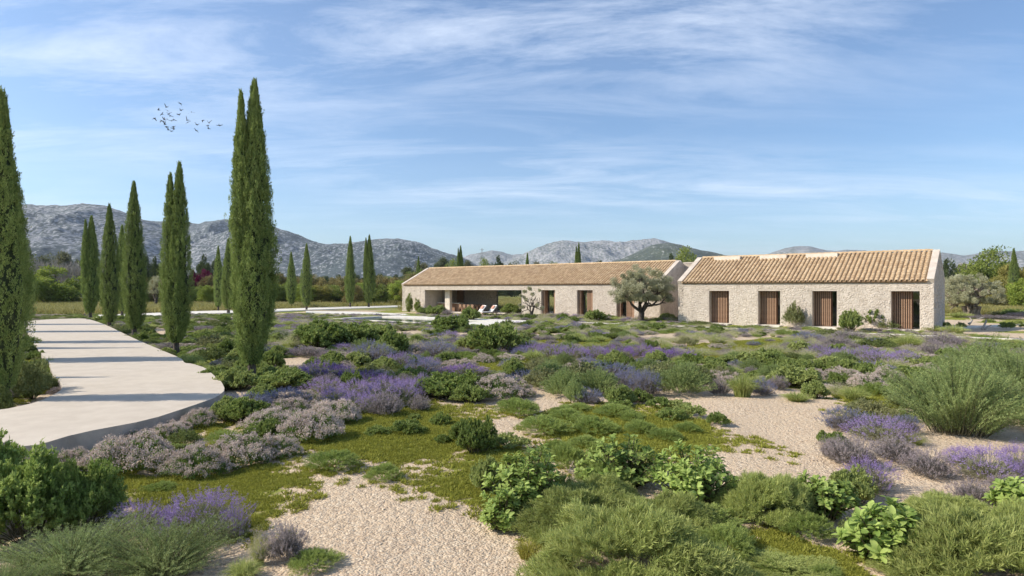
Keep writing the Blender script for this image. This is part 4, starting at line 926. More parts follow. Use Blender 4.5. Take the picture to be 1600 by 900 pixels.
# behind the long roof
for i, (p, w_, t_, k, D) in enumerate(((640,40,414,'far',170),(662,40,404,'far',210),(688,42,399,'far',230),(705,38,403,'green',200),(735,36,404,'far',230),(758,34,402,'green',220),(776,30,398,'dark',190),(800,34,404,'far',220),(842,34,406,'far',220),(865,36,408,'green',220),(885,34,408,'far',220),(935,26,403,'dark',190),(960,30,409,'far',220),(985,34,407,'far',220),(1010,34,405,'far',200),(1030,30,406,'green',200),(668,50,418,'green',130),(640,44,424,'green',135),(615,34,432,'yellow',128))):
    tree(p, D, w_, t_, k, names_[i]+' tree from the left rising behind the long roof', 'trees behind the long roof')
tree(1076, 118, 58, 384, 'green', 'round dense green tree above the gap between the roofs'); tree(1128, 120, 40, 395, 'green', 'green tree just right of the round one above the gap'); tree(1158, 120, 26, 399, 'grey', 'small grey-green tree right of the round one, above the roof'); tree(1050, 130, 30, 395, 'dark', 'dark tree peeping left of the round green one')
tree(1485, 105, 34, 400, 'dark', 'dark tree close right of the end gable'); tree(1508, 118, 42, 403, 'grey', 'pale grey tree behind the old olive'); tree(1548, 96, 84, 384, 'green', 'big green tree towering behind the old olive'); tree(1590, 92, 60, 398, 'yellow', 'yellow-green tree at the right edge behind the light cypress')
tree(1560, 84, 56, 430, 'yellow', 'yellow-green bush right behind the old olive'); tree(1600, 80, 50, 426, 'bright', 'bright bush at the right edge beside the light cypress'); tree(1490, 92, 44, 440, 'green', 'green bush low behind the end gable'); tree(1530, 88, 50, 446, 'yellow', 'low yellow-green bush behind the massive trunk'); tree(1650, 90, 80, 392, 'green', 'green tree just outside the right edge'); tree(1630, 70, 50, 440, 'green', 'green bush just outside the right edge')
# low climbing shrubs on the porch wall
tree(640, 74.5, 13, 457, 'green', 'tall narrow leafy climber on the wall left of the porch', cat='shrub', name='wall_climber'); tree(652.5, 73, 12, 464, 'green', 'shorter narrow climber right beside the tall one at the porch', cat='shrub', name='wall_climber')
def stuffing(name, pts, scl, rz, idx, protos, label, cat):
    me = bpy.data.meshes.new(name); n = len(pts); me.vertices.add(n); me.vertices.foreach_set('co', np.asarray(pts, np.float32).ravel())
    for nm, ty, v in (('scl', 'FLOAT_VECTOR', scl), ('rz', 'FLOAT_VECTOR', np.column_stack([np.zeros(n), np.zeros(n), rz])), ('idx', 'INT', idx)):
        t = me.attributes.new(nm, ty, 'POINT'); t.data.foreach_set('vector' if ty != 'INT' else 'value', np.asarray(v, np.float32 if ty != 'INT' else np.int32).ravel())
    c = bpy.data.collections.new(name+'_source')
    for i, pm in enumerate(protos): c.objects.link(bpy.data.objects.new('%s_source_%03d' % (name, i), pm))
    o = tag(link(name, me), label, cat, kind='stuff'); ng = bpy.data.node_groups.new(name, 'GeometryNodeTree')
    ng.interface.new_socket('Geometry', in_out='INPUT', socket_type='NodeSocketGeometry'); ng.interface.new_socket('Geometry', in_out='OUTPUT', socket_type='NodeSocketGeometry')
    gi = NN(ng, 'NodeGroupInput'); go = NN(ng, 'NodeGroupOutput'); ip = NN(ng, 'GeometryNodeInstanceOnPoints'); ci = NN(ng, 'GeometryNodeCollectionInfo')
    ci.inputs['Collection'].default_value = c; ci.inputs['Separate Children'].default_value = True; ci.inputs['Reset Children'].default_value = True
    def at_(nm, ty): a = NN(ng, 'GeometryNodeInputNamedAttribute', data_type=ty); a.inputs[0].default_value = nm; return a.outputs[0]
    LK(ng, gi.outputs[0], ip.inputs['Points']); LK(ng, ci.outputs[0], ip.inputs['Instance']); ip.inputs['Pick Instance'].default_value = True
    LK(ng, at_('idx', 'INT'), ip.inputs['Instance Index']); LK(ng, at_('rz', 'FLOAT_VECTOR'), ip.inputs['Rotation']); LK(ng, at_('scl', 'FLOAT_VECTOR'), ip.inputs['Scale']); LK(ng, ip.outputs[0], go.inputs[0])
    md = o.modifiers.new('scatter', 'NODES'); md.node_group = ng; return o
# far wood and field
rngf = np.random.default_rng(500); n = 900; D_ = rngf.uniform(215, 520, n); p_ = rngf.uniform(-200, 1800, n); hh = rngf.uniform(6, 10.5, n)
hh = np.where(p_ < 620, hh*.8, hh); ww = rngf.uniform(8, 16, n)
stuffing('far_wood', np.column_stack([(p_-800)/F*D_, D_, 0*D_]), np.column_stack([ww, ww, hh]), rngf.uniform(0, 6, n), rngf.integers(0, 4, n), [BT[k][0] for k in ('far', 'far2', 'dark2', 'green2')], 'far belt of low woodland under the mountains', 'woodland')
def tuft_mesh(seed, n, L, W, R, m, up=1.2):
    rng = np.random.default_rng(seed); a = Acc(); P = rng.normal(size=(n, 3))*R*.5; P[:, 2] = 0; D = nrm(rng.normal(size=(n, 3))*.6+P*8/max(R*10, .1)*.5+[0, 0, up]); a.kites(P, D, nrm(rng.normal(size=P.shape)), L*rng.uniform(.6, 1.2, n), W, .1, .4, 0, rng.random(n)); return a.mesh('tuft', [M[m]])
n = 15000; Dq = 66+(150-66)*rngf.random(n)**1.3; xq = rngf.uniform(-1.05, 1.1, n)*Dq
pts = np.column_stack([xq, Dq]); ok = np.ones(n, bool)
for q in blocked: ok &= ~inpoly(pts, q)
loc_ = pts-O1; lu_ = loc_@HD; lv_ = loc_@HB; ok &= ~((lu_ > -1) & (lv_ < 3)) | (lv_ > 10)
pxx = 800+F*pts[:, 0]/pts[:, 1]; pyy = HOR+F*EYE/pts[:, 1]; ok &= (pxx > 640) | (pyy < np.interp(pxx, [0, 150, 300, 427, 512, 629], [496, 493, 487, 483.5, 480.5, 477.5]))
k = np.where(ok)[0]; s_ = rngf.uniform(.7, 1.5, len(k))
stuffing('field_grass', np.column_stack([pts[k], 0*k]), np.column_stack([s_*1.5, s_*1.5, s_]), rngf.uniform(0, 6, len(k)), rngf.integers(0, 3, len(k)), [tuft_mesh(510+i, 130, .6, .035, .8, ('field', 'field', 't_yellow')[i]) for i in range(3)], 'yellow-green grass of the field beyond the garden', 'field grass')

# ------------------------------------------------------------------ planting
NAMES = {'lavender_clump|purple': ('purple lavender clump', 'lavender'), 'lavender_clump|violet': ('deep violet lavender clump', 'lavender'), 'catmint_clump|blue': ('blue-grey catmint clump', 'catmint'),
         'faded_lavender|grey': ('faded grey lavender clump', 'lavender'), 'thyme_mound|pink': ('pale pink flowering thyme mound', 'thyme'), 'santolina_mound|green': ('fine needled green mound', 'santolina'),
         'santolina_mound|big': ('large soft needled green mound', 'santolina'), 'leafy_shrub|green': ('leafy mid-green shrub', 'shrub'), 'leafy_shrub|big': ('large bright leafy shrub', 'shrub'), 'leafy_shrub|dark': ('dark olive-green shrub', 'shrub'),
         'small_shrub|low': ('small rounded green shrub', 'shrub'), 'rosemary_bush|mid': ('dark green rosemary bush', 'rosemary'), 'rosemary_bush|big': ('large upright rosemary bush', 'rosemary'), 'rosemary_bush|fine': ('fine dark rosemary bush', 'rosemary'),
         'feather_grass|pale': ('pale feathery grass tuft', 'grass'), 'grass_tussock|green': ('green grass tussock', 'grass'), 'grass_tussock|gold': ('golden grass tussock', 'grass')}
DIM = {}
for sp, lst in PROTO.items():
    for i, (ms, mg, mats) in enumerate(lst):
        V = np.concatenate(mg.v); DIM[sp, i] = (np.percentile(np.hypot(V[:, 0], V[:, 1]), 99), np.percentile(V[:, 2], 99.8))
PLANTS = []      # (species, x, y, half width, height, label)
def P(px, base, w_, h, sp, label=None):
    D0 = F*EYE/(base-HOR); Dc = D0/(1-.5*w_*.8/F); x = (px-800)/F*Dc; Rm = w_/2/F*Dc; H = EYE+(HOR-(base-h))/F*Dc
    g_ = 1.0 if sp == RB else 1.16 if sp == SB else 1.08
    PLANTS.append([sp, x, Dc, Rm*g_, max(H*(1.04 if sp != RB else 1), .12), label])
LP, LV, CB, FL, TH, SG, SB = 'lavender_clump|purple', 'lavender_clump|violet', 'catmint_clump|blue', 'faded_lavender|grey', 'thyme_mound|pink', 'santolina_mound|green', 'santolina_mound|big'
LS, LB, LD, SS, RM, RB, RF, FG, GT, GG = 'leafy_shrub|green', 'leafy_shrub|big', 'leafy_shrub|dark', 'small_shrub|low', 'rosemary_bush|mid', 'rosemary_bush|big', 'rosemary_bush|fine', 'feather_grass|pale', 'grass_tussock|green', 'grass_tussock|gold'
# bottom left
P(45, 862, 190, 160, LB, 'large bright leafy shrub in the bottom left corner by the path'); P(128, 838, 110, 118, LB, 'bright leafy shrub right of the corner one, its crown against the path edge'); P(-60, 840, 170, 185, LB)
P(110, 945, 260, 120, RF, 'fine dark green bush along the bottom edge at the left'); P(255, 930, 210, 120, RF, 'fine dark green bush in front of the purple lavender, bottom left'); P(0, 990, 150, 110, RF); P(60, 905, 90, 45, RF)
P(318, 852, 125, 98, LP, 'tall bright purple lavender at the bottom left'); P(222, 842, 95, 65, LP, 'lower purple lavender left of the tall bottom-left one'); P(365, 845, 50, 60, LP); P(275, 850, 60, 60, LP)
P(447, 888, 80, 78, FL, 'dried grey-brown lavender on the front gravel'); P(405, 888, 42, 70, FG, 'thin pale grass beside the dried grey lavender'); P(492, 902, 84, 42, SG, 'small green needled mound right of the dried lavender'); P(380, 915, 70, 50, GT)
P(520, 743, 84, 36, SG, 'low green mound on the gravel edge, left of a smaller one'); P(600, 756, 60, 32, SG, 'small round green mound alone on the front gravel'); P(250, 772, 50, 20, SG)
# thyme bank below the path
P(205, 748, 130, 70, TH, 'widest pink thyme mound below the path, leftmost'); P(310, 752, 110, 62, TH, 'pink thyme mound second from left below the path'); P(385, 735, 100, 62, TH, 'pink thyme mound third from left below the path'); P(440, 722, 60, 40, TH)
P(262, 690, 60, 32, TH); P(310, 672, 60, 35, TH); P(350, 700, 60, 30, SG); P(425, 682, 90, 45, TH); P(488, 697, 100, 58, TH, 'pink thyme mound right beside the green carpet'); P(520, 668, 80, 42, TH); P(450, 655, 70, 35, TH); P(545, 665, 40, 22, TH)
P(280, 712, 50, 24, LS); P(250, 660, 44, 24, LS); P(385, 665, 70, 45, LS); P(355, 660, 50, 40, LS); P(300, 660, 50, 30, LS); P(415, 690, 60, 35, LS); P(395, 712, 60, 30, LS); P(150, 748, 70, 40, TH); P(100, 760, 60, 40, LS)
# cypress foot and blue bank
P(60, 742, 60, 30, LS); P(105, 735, 60, 36, TH); P(168, 716, 44, 26, LS); P(222, 692, 50, 26, TH); P(292, 662, 44, 24, LD); P(335, 640, 40, 26, CB)
P(385, 655, 90, 45, CB, 'blue catmint bank at the foot of the tallest cypress, left part'); P(445, 645, 90, 42, CB, 'blue catmint bank at the foot of the tallest cypress, right part'); P(350, 612, 40, 30, LS); P(372, 612, 60, 38, LS, 'leafy shrub round the trunk of the tallest cypress'); P(420, 600, 40, 28, LS); P(445, 612, 85, 36, LS, 'leafy green shrub just right of the tallest cypress trunk'); P(410, 630, 50, 30, LS)
P(332, 570, 60, 28, LD); P(308, 588, 50, 24, SG); P(360, 560, 40, 30, LS); P(330, 545, 60, 22, LD); P(300, 553, 50, 14, LS); P(435, 560, 30, 20, LS); P(425, 580, 38, 32, LS)
# purple heart of the garden
P(497, 600, 85, 40, LV, 'violet lavender left end of the big purple drift'); P(535, 598, 60, 34, LV); P(570, 605, 60, 28, LV); P(508, 622, 80, 32, LP); P(560, 628, 70, 36, LP); P(590, 618, 70, 34, LV); P(530, 640, 70, 38, LP); P(610, 642, 90, 56, LP, 'tallest lilac lavender in the middle of the purple drift'); P(560, 650, 70, 42, LP); P(640, 630, 60, 42, LP); P(655, 645, 40, 30, FL); P(600, 655, 70, 45, FL, 'faded grey lavender at the front of the purple drift')
P(470, 635, 60, 28, TH); P(500, 650, 50, 24, TH); P(630, 612, 45, 28, FL); P(665, 620, 50, 38, LP); P(660, 592, 60, 34, CB); P(622, 578, 45, 30, LP, 'small purple lavender above the drift, before the round shrubs'); P(672, 580, 46, 24, LP); P(730, 592, 72, 26, LV, 'deep violet lavender right of the purple drift'); P(700, 588, 35, 18, LV); P(440, 530, 50, 22, FG); P(455, 548, 50, 30, FG)
P(700, 628, 110, 46, LS, 'leafy shrub row left of the pink thyme mound in the middle'); P(735, 632, 60, 34, LS); P(668, 622, 50, 30, LS); P(778, 628, 88, 44, TH, 'pink thyme mound alone in the middle beside the gravel'); P(820, 622, 40, 22, TH)
# dark row right of centre
for q in ((850,612,66,38,LD),(880,622,80,48,RM),(905,602,80,38,LD),(935,618,70,46,RM),(955,600,80,36,CB),(985,612,60,40,CB),(1010,622,60,48,CB),(1040,605,80,40,LD),(1062,624,96,56,RM),(1090,612,60,40,LD),(920,634,50,30,CB),(900,632,45,40,RM),(1020,600,70,30,LD),(860,595,70,30,RM),(840,588,46,26,LD),(968,634,46,34,LS),(1000,628,42,22,LS)): P(*q[:5])
P(1160, 626, 54, 46, GT, 'round upright green grass tussock on the right gravel edge'); P(1125, 622, 40, 32, FL); P(1190, 622, 44, 32, CB); P(1215, 612, 36, 26, FL); P(1235, 590, 54, 30, LS); P(1240, 608, 80, 36, LS, 'leafy shrub at the top of the right gravel patch'); P(1245, 632, 50, 20, GT); P(1272, 626, 40, 30, LS); P(1335, 632, 54, 30, GT, 'grass tussock at the right side of the gravel patch'); P(1310, 622, 60, 30, FG); P(1370, 622, 50, 26, SG); P(1270, 600, 50, 24, TH)
P(1355, 612, 60, 30, TH); P(1385, 605, 60, 32, TH, 'pale thyme mound left of the big rosemary'); P(1320, 600, 60, 24, TH); P(1130, 605, 60, 26, TH); P(1120, 590, 50, 24, LS); P(1180, 575, 60, 26, LS)
for q in ((970,640,44,18,SS),(1030,640,46,22,SS,'small round shrub left of two on the middle gravel'),(1058,642,40,18,SS),(1120,668,38,24,SS,'small round shrub alone on the pale right gravel'),(1080,656,60,26,SS),(1050,662,50,24,SS),(590,684,40,18,SS),(636,684,56,26,SS,'middle of the small shrubs standing in the green carpet'),(690,668,38,24,SS,'rounded small shrub at the right of the green carpet'),(690,694,30,18,SS),(648,655,20,12,SS),(745,712,60,60,LS,'upright leafy shrub between the carpet and broad-leaved bush'),(725,695,50,40,LS),(790,705,70,30,SS)): P(*q)
for q in ((810,655,78,30),(800,640,50,20),(850,682,86,34),(885,662,60,24),(930,680,86,32),(915,704,60,26),(960,655,66,24),(880,650,50,16),(1000,682,56,26),(1040,692,56,22),(985,660,46,18),(1075,680,50,20),(900,645,56,16)): P(*q, SG)
P(560, 575, 50, 26, LS); P(600, 582, 44, 24, LS, 'rounded bright shrub above the purple drift'); P(637, 575, 36, 22, LS)
# leafy and blue belt behind the purple drift
for q in ((500,548,90,46,LS,'leafy shrub group left of centre, its left bush'),(545,545,80,40,LS,'leafy shrub group left of centre, its middle bush'),(585,542,80,34,LS,'leafy shrub group left of centre, its right bush'),(480,560,60,22,FL),(520,565,56,22,FL),(580,572,80,40,CB,'blue-grey catmint before the leafy shrub group'),(545,573,40,24,TH),(618,560,50,40,LS),(680,562,80,36,CB),(700,572,50,22,LS),(725,560,50,20,FL),(650,560,44,24,TH),(770,556,84,50,LS,'dark glossy leafy shrub in the centre of the garden'),(800,548,60,28,LS),(735,552,50,26,LS),(700,520,60,26,LS),(715,515,40,22,LS),(735,502,34,22,LS,'small green bush between the pool and the loungers')): P(*q)
for q in ((830,558,62,24),(862,562,66,28),(898,565,66,27),(932,563,62,25),(805,552,40,18)): P(*q, LP)
for q in ((965,566,64,28),(1000,562,64,26),(1032,568,64,27),(1064,567,60,25),(1280,562,50,24),(1308,568,56,28),(1375,574,66,30),(1412,572,56,26),(1348,565,56,26)): P(*q, LV if q[0] < 1200 else LP)
for q in ((1090,560,90,20,FG),(1120,540,60,22,FG),(1160,565,70,24,FG),(1210,560,60,26,FG),(1240,552,50,22,FL),(1260,565,60,22,FG),(1395,580,70,22,FG),(1310,545,60,24,FL),(1330,535,60,22,FL),(1370,548,60,20,LD),(1300,530,60,16,LD),(1420,545,50,26,GT),(1460,560,60,30,FL),(1260,535,50,18,CB),(1470,545,60,30,FL),(1300,582,60,26,LS),(1450,590,60,24,TH),(1440,575,60,20,LS)): P(*q)
# right foreground
P(1497, 700, 215, 145, RB, 'huge arching rosemary bush at the right, the nearer one'); P(1592, 668, 175, 125, RB, 'huge rosemary bush cut by the right edge behind the nearer one'); P(1530, 610, 120, 85, RB, 'tall rosemary rising behind the huge arching one'); P(1660, 640, 140, 120, RB)
for q in ((1375,700,110,52,LP,'purple lavender right of the pale gravel, back clump'),(1330,735,90,60,FL,'faded lavender at the left end of the right foreground drift'),(1400,725,80,50,FL),(1358,775,96,68,LP,'vivid purple lavender between gravel and broad-leaved bush at right'),(1300,722,50,40,FL),(1452,752,84,56,FL,'grey faded lavender in the middle of the right drift'),(1540,762,110,72,LP,'large purple lavender near the right edge'),(1590,745,70,60,LP),(1500,730,60,40,LP),(1520,790,70,50,FL),(1470,800,54,40,FL),(1575,775,60,40,FL),(1430,700,50,30,FG),(1625,770,70,60,LP)): P(*q)
# needled mounds along the bottom
P(930, 815, 130, 70, SB, 'soft green mound filling the hollow before the left broad-leaved row'); P(1040, 850, 150, 80, SB, 'soft green mound before the right broad-leaved row'); P(1130, 880, 110, 60, SG); P(1500, 850, 140, 70, SB, 'soft bright mound behind the bottom right corner one'); P(1445, 870, 90, 60, SG); P(1260, 850, 80, 50, SG); P(1340, 860, 60, 60, LD); P(760, 770, 50, 60, LS); P(890, 740, 70, 50, SG); P(870, 720, 60, 34, SG)
P(1330, 790, 70, 60, LS); P(1180, 790, 70, 50, SG); P(1210, 900, 70, 20, SG); P(1290, 910, 60, 24, SG)
P(985, 965, 292, 172, SB, 'largest soft green needled mound at the bottom centre'); P(905, 850, 190, 90, SB, 'soft green mound behind the largest one, under the broad leaves'); P(1085, 845, 150, 60, SG); P(850, 835, 100, 50, SB)
P(1195, 828, 130, 88, SB, 'soft green mound right of the dark broad-leaved row'); P(1235, 925, 170, 40, SB); P(1530, 960, 270, 160, SB, 'soft bright mound in the bottom right corner'); P(1440, 930, 120, 50, SB); P(1600, 900, 130, 110, SB); P(1120, 930, 120, 80, SG)
P(825, 878, 56, 46, GG, 'golden grass tussock at the edge of the front gravel'); P(850, 862, 80, 50, GT); P(1240, 832, 70, 60, LD); P(880, 905, 60, 50, GT); P(870, 800, 70, 60, SG); P(940, 780, 90, 60, SG)
# left of the path
P(22, 640, 100, 95, LD, 'dark shrub between the cut-off cypress and the path'); P(62, 618, 60, 40, LD); P(30, 600, 60, 40, LS); P(62, 590, 40, 20, SG); P(75, 608, 34, 18, FL); P(-50, 620, 90, 80, LD); P(-8, 655, 50, 60, LD); P(20, 560, 60, 30, LD); P(40, 545, 40, 20, SG)
# round the houses
P(1240, 513, 36, 40, LD, 'grey-green upright shrub between the second and third slatted doors'); P(1327, 519, 33, 34, LS, 'round clipped green bush left of the larger one before the right house'); P(1362, 516, 54, 42, LS, 'larger round green bush between the third and fourth slatted doors'); P(1386, 517, 30, 22, LD)
P(1145, 506, 22, 14, LS); P(930, 503, 40, 18, LS, 'green shrub below the second window of the long house'); P(799, 492, 38, 17, LS, 'dark green bush at the right end of the porch'); P(683, 493, 34, 16, LS); P(665, 492, 24, 12, LS); P(700, 494, 20, 12, FL); P(1090, 509, 50, 8, LD); P(1490, 523, 46, 18, GT); P(1460, 520, 40, 14, GT)
P(1478, 512, 15, 9, SS, 'small round shrub in the shaded yard nearest the end gable'); P(1502, 513, 16, 10, SS, 'second small round shrub in the yard shade'); P(1574, 514, 21, 12, SS, 'round low shrub on the sunny yard gravel'); P(1592, 509, 13, 9, SS, 'little round shrub at the far right of the yard'); P(1545, 505, 18, 7, SS); P(1600, 512, 12, 7, SS)
for q in ((1555,500,90,9,FL),(1600,497,60,10,FL),(1500,497,40,10,GT),(1560,494,40,8,LD),(1590,495,50,12,LS)): P(*q)
PLANTS = [p for p in PLANTS if not inpoly((p[1], p[2]), SLAB)[0]]
hand = len(PLANTS)
# fill between, thinner where gravel shows
rngp = np.random.default_rng(900)
HP = np.array([[p[1], p[2], p[3]] for p in PLANTS]); acc_pts = [tuple(r) for r in HP]
cand = 50000; cy = np.sqrt(rngp.uniform(6.5**2, 66**2, cand)); cxx = rngp.uniform(-1.1, 1.25, cand)*cy; C = np.column_stack([cxx, cy])
bad = np.zeros(cand, bool)
for q in blocked+bare: bad |= inpoly(C, q)
# behind the house line
l1 = C-O1; bad |= (l1@HB > -.5) & (l1@HD > -1); l2 = C-O2; bad |= (l2@HB > -.4) & (l2@HD > -1) & (l2@HD < 18.5)
crp = coverage(C) > .5; nz = fbm(C[:, 0]*.16, C[:, 1]*.16, 31, 3); nz2 = fbm(C[:, 0]*.1+50, C[:, 1]*.1, 77, 3)
sx_, sy_ = 800+F*C[:, 0]/C[:, 1], HOR+F*EYE/C[:, 1]
lowz = inpoly(C, rect(PO, -22, PL+5, -PW-7, -PW)) | inpoly(C, rect(O2, -6, L2+7, -8.5, -.3)) | ((C[:, 1] > 56) & (C[:, 0] < 0)); lowz |= inpoly(C, rect(PO, -30, -.6, -5, 8))
cell = {}
def near(x, y, r):
    gx, gy = int(x//2), int(y//2)
    for a_ in range(gx-1, gx+2):
        for b_ in range(gy-1, gy+2):
            for (u, v, s_) in cell.get((a_, b_), ()):
                if (u-x)**2+(v-y)**2 < (.70*(s_+r))**2: return True
    return False
def put(x, y, r): cell.setdefault((int(x//2), int(y//2)), []).append((x, y, r))
for r in HP:
    put(r[0], r[1], min(r[2], 1.2)*.9)
for i in range(cand):
    if bad[i]: continue
    x, y = C[i]; px, py = sx_[i], sy_[i]
    if crp[i] and rngp.random() < .93: continue
    if y < 17 and ((rngp.random() < .7 and -50 < px < 1650) or (px > 300 and px < 1280)): continue
    if y < 11 and -60 < px < 1700: continue
    r = (rngp.uniform(.28, .58) if i < cand*.55 else rngp.uniform(.17, .32))*(1.0+.25*(y > 40))
    if near(x, y, r): continue
    z = nz[i]; u = rngp.random()
    left = px < 430
    if y > 44: mix = [(FL, .24), (FG, .28), (LP, .07), (GT, .16), (LS, .07), (LD, .05), (SG, .08), (TH, .05)]
    elif y > 26: mix = [(LS, .12), (FG, .21), (FL, .15), (CB, .09), (LD, .06), (GT, .12), (TH, .08), (LP, .03), (RM, .05), (SG, .09)]
    else: mix = [(LS, .22), (SG, .16), (CB, .12), (TH, .12), (LD, .1), (RM, .08), (GT, .08), (FL, .07), (SS, .05)]
    if px > 1050 and y > 24: mix = [(FG, .34), (FL, .17), (GT, .18), (LD, .05), (LS, .07), (CB, .04), (TH, .08), (SG, .07)]
    if left: mix = [(LD, .24), (SG, .22), (LS, .22), (FL, .12), (GT, .1), (TH, .1)]
    v = (z*3.7+nz2[i]*2.3+u*.42) % 1.0; c_ = 0; sp = mix[-1][0]
    for s_, w_ in mix:
        c_ += w_
        if v < c_: sp = s_; break
    H = {FG: .62, GT: .5, LS: .62, LD: .5, RM: .55, SG: .34, TH: .36, CB: .5, FL: .48, LP: .55, SS: .25}[sp]*rngp.uniform(.55, 1.0)*(r/.42)**.6
    if lowz[i]: H = min(H, .26)
    elif y > 26: H *= .85
    PLANTS.append([sp, x, y, r*1.12, H, None]); put(x, y, r)
# zones, for telling plants apart
def zone(px, py):
    if py > 790: row = 'at the bottom'
    elif py > 690: row = 'in the foreground'
    elif py > 610: row = 'in the near middle'
    elif py > 560: row = 'in mid garden'
    elif py > 530: row = 'in the upper garden'
    elif py > 508: row = 'in the far garden'
    else: row = 'at the garden end'
    marks = [(60, 'left of the path'), (395, 'by tallest cypress'), (560, 'below the pool'), (745, 'below the porch'), (885, 'below the windows'), (1003, 'below the olive'), (1145, 'below first door'), (1290, 'below third door'), (1420, 'below fourth door'), (1540, 'below the yard')]
    return row+' '+min(marks, key=lambda m: abs(m[0]-px))[1]
by = {}
for p in PLANTS: by.setdefault(p[0], []).append(p)
stuff_list = []
for sp, lst in by.items():
    lst.sort(key=lambda p: (p[5] is None, -p[3]*p[4]/p[2]**2)); lim = 120; vis = []
    for i, p in enumerate(lst):
        px, py = PX(p[1], p[2])
        if p[5] or (i < lim and -20 < px < 1620): vis.append((p, px, py))
        elif i < lim and p[2] < 20: vis.append((p, px, py))
        else: stuff_list.append(p)
    zz_ = {}
    for p, px, py in vis:
        if p[5] is None: zz_.setdefault(zone(px, py), []).append((px, p))
    for z_, ps in zz_.items():
        ps.sort(key=lambda t: t[0])
        for i, (px, p) in enumerate(ps):
            nm = NAMES[sp][0]
            p[5] = (nm+' '+z_) if len(ps) == 1 else ((['leftmost', 'rightmost'][i] if len(ps) == 2 else ('leftmost' if i == 0 else 'rightmost' if i == len(ps)-1 else names_[min(i, 28)]+' from left'))+' '+nm+' '+z_)
    for i, (p, px, py) in enumerate(vis):
        k = i % len(PROTO[sp]) ; ms = PROTO[sp][k][0]; R0, H0 = DIM[sp, k]
        o = link(sp.split('|')[0], ms[0][1], None, (p[1], p[2], gz(p[1], p[2])-.02), (0, 0, float(rngp.uniform(0, 6.28))), (p[3]/R0, p[3]/R0*float(rngp.uniform(.85, 1.1)), p[4]/H0))
        tag(o, p[5], NAMES[sp][1], NAMES[sp][0]+'s in the garden')
        for nm, me in ms[1:]: link(nm, me, o)
keys = [(sp, k) for sp in PROTO for k in range(len(PROTO[sp])) if 'big' not in sp and sp != RF]
src = [PROTO[sp][k][1].mesh('planting', PROTO[sp][k][2]) for sp, k in keys]
pts = []; sc = []; rz = []; ix = []
for p in stuff_list:
    if 'big' in p[0] or p[0] == RF: continue
    k = int(rngp.integers(0, len(PROTO[p[0]]))); R0, H0 = DIM[p[0], k]; pts.append((p[1], p[2], gz(p[1], p[2])-.02)); sc.append((p[3]/R0, p[3]/R0, p[4]/H0)); rz.append(rngp.uniform(0, 6.28)); ix.append(keys.index((p[0], k)))
print('plants', len(PLANTS), 'as stuff', len(pts))
if pts: stuffing('mixed_planting', pts, sc, rz, ix, src, 'further small lavender, grass and shrubs filling the far garden', 'planting')
# broad-leaved bushes
def BB(px, base, w_, h, n, label, seed, leaf=.13, single=140):
    D0 = F*EYE/(base-HOR); Dc = D0/(1-.5*w_*.8/F); broad_bush((px-800)/F*Dc, Dc, w_/2/F*Dc*.92, (EYE+(HOR-(base-h))/F*Dc)*.95, n, label, seed, leaf, single)
BB(818, 820, 130, 150, 100, 'tall broad-leaved bush between the front gravel and the soft mound', 1, .10)
BB(975, 782, 175, 100, 105, 'broad-leaved bush behind the largest soft mound, left of two', 2, .105)
BB(1088, 806, 140, 118, 100, 'broad-leaved bush behind the largest soft mound, right of two', 3, .105)
BB(1288, 822, 105, 92, 70, 'small broad-leaved bush left of the vivid purple lavender', 4, .10, 110)
BB(1385, 905, 140, 138, 80, 'large-leaved bush nearest the camera at the bottom right', 5, .13, 150)
BB(1600, 815, 90, 70, 40, 'broad-leaved bush cut by the right edge', 6, .13, 90)
BB(785, 835, 66, 80, 34, 'low broad-leaved shoots at the foot of the tall bush', 7, .10, 60)
# carpet tufts
n = 190000; q = rngp.uniform(0, 1, n); yy = 5.6+(34-5.6)*q**1.55; xx = rngp.uniform(-.9, .92, n)*yy; C = np.column_stack([xx, yy]); d = cover_sd(C)
nzz = fbm(C[:, 0]*1.1, C[:, 1]*1.1, 5, 3)-.5; nzf = fbm(C[:, 0]*6, C[:, 1]*6, 8, 2)-.5
keep = (d/.5+nzz*2.2+nzf*2.4 > .45+rngp.normal(size=n)*.15) & (d > -.5) & ~inpoly(C, SLAB)
K = np.where(keep)[0]; s_ = rngp.uniform(.55, 1.3, len(K))*np.clip(C[K, 1]/11, .85, 1.9)
gx, gy = np.meshgrid(np.arange(-14, 20, .155), np.arange(5.6, 26, .155)); Eg = np.column_stack([gx.ravel(), gy.ravel()])+rngp.uniform(-.06, .06, (gx.size, 2)); de = cover_sd(Eg); ne = fbm(Eg[:, 0]*.9, Eg[:, 1]*.9, 19, 3)-.5
Eg = Eg[(de > -1.0) & (de < .7) & (rngp.random(len(Eg)) < np.clip(.62+de*.75+ne*2.2, 0, .85)) & ~inpoly(Eg, SLAB) & (abs(Eg[:, 0]) < Eg[:, 1]*.95)]
C = np.concatenate([C[K], Eg]); K = np.arange(len(C)); s_ = np.concatenate([s_, rngp.uniform(.8, 1.75, len(Eg))*np.clip(Eg[:, 1]/13, 1., 1.6)])
print('tufts', len(K))
stuffing('ground_cover', np.column_stack([C[K], (fbm(C[K, 0]*.6, C[K, 1]*.6, 3, 4)-.5)*.16-.004]), np.column_stack([s_, s_, s_*.9]), rngp.uniform(0, 6, len(K)), rngp.integers(0, 4, len(K)), [tuft_mesh(600+i, 80, .05, .011, .055, 'carpet', .55) for i in range(4)], 'low yellow-green carpet of creeping ground cover', 'ground cover')
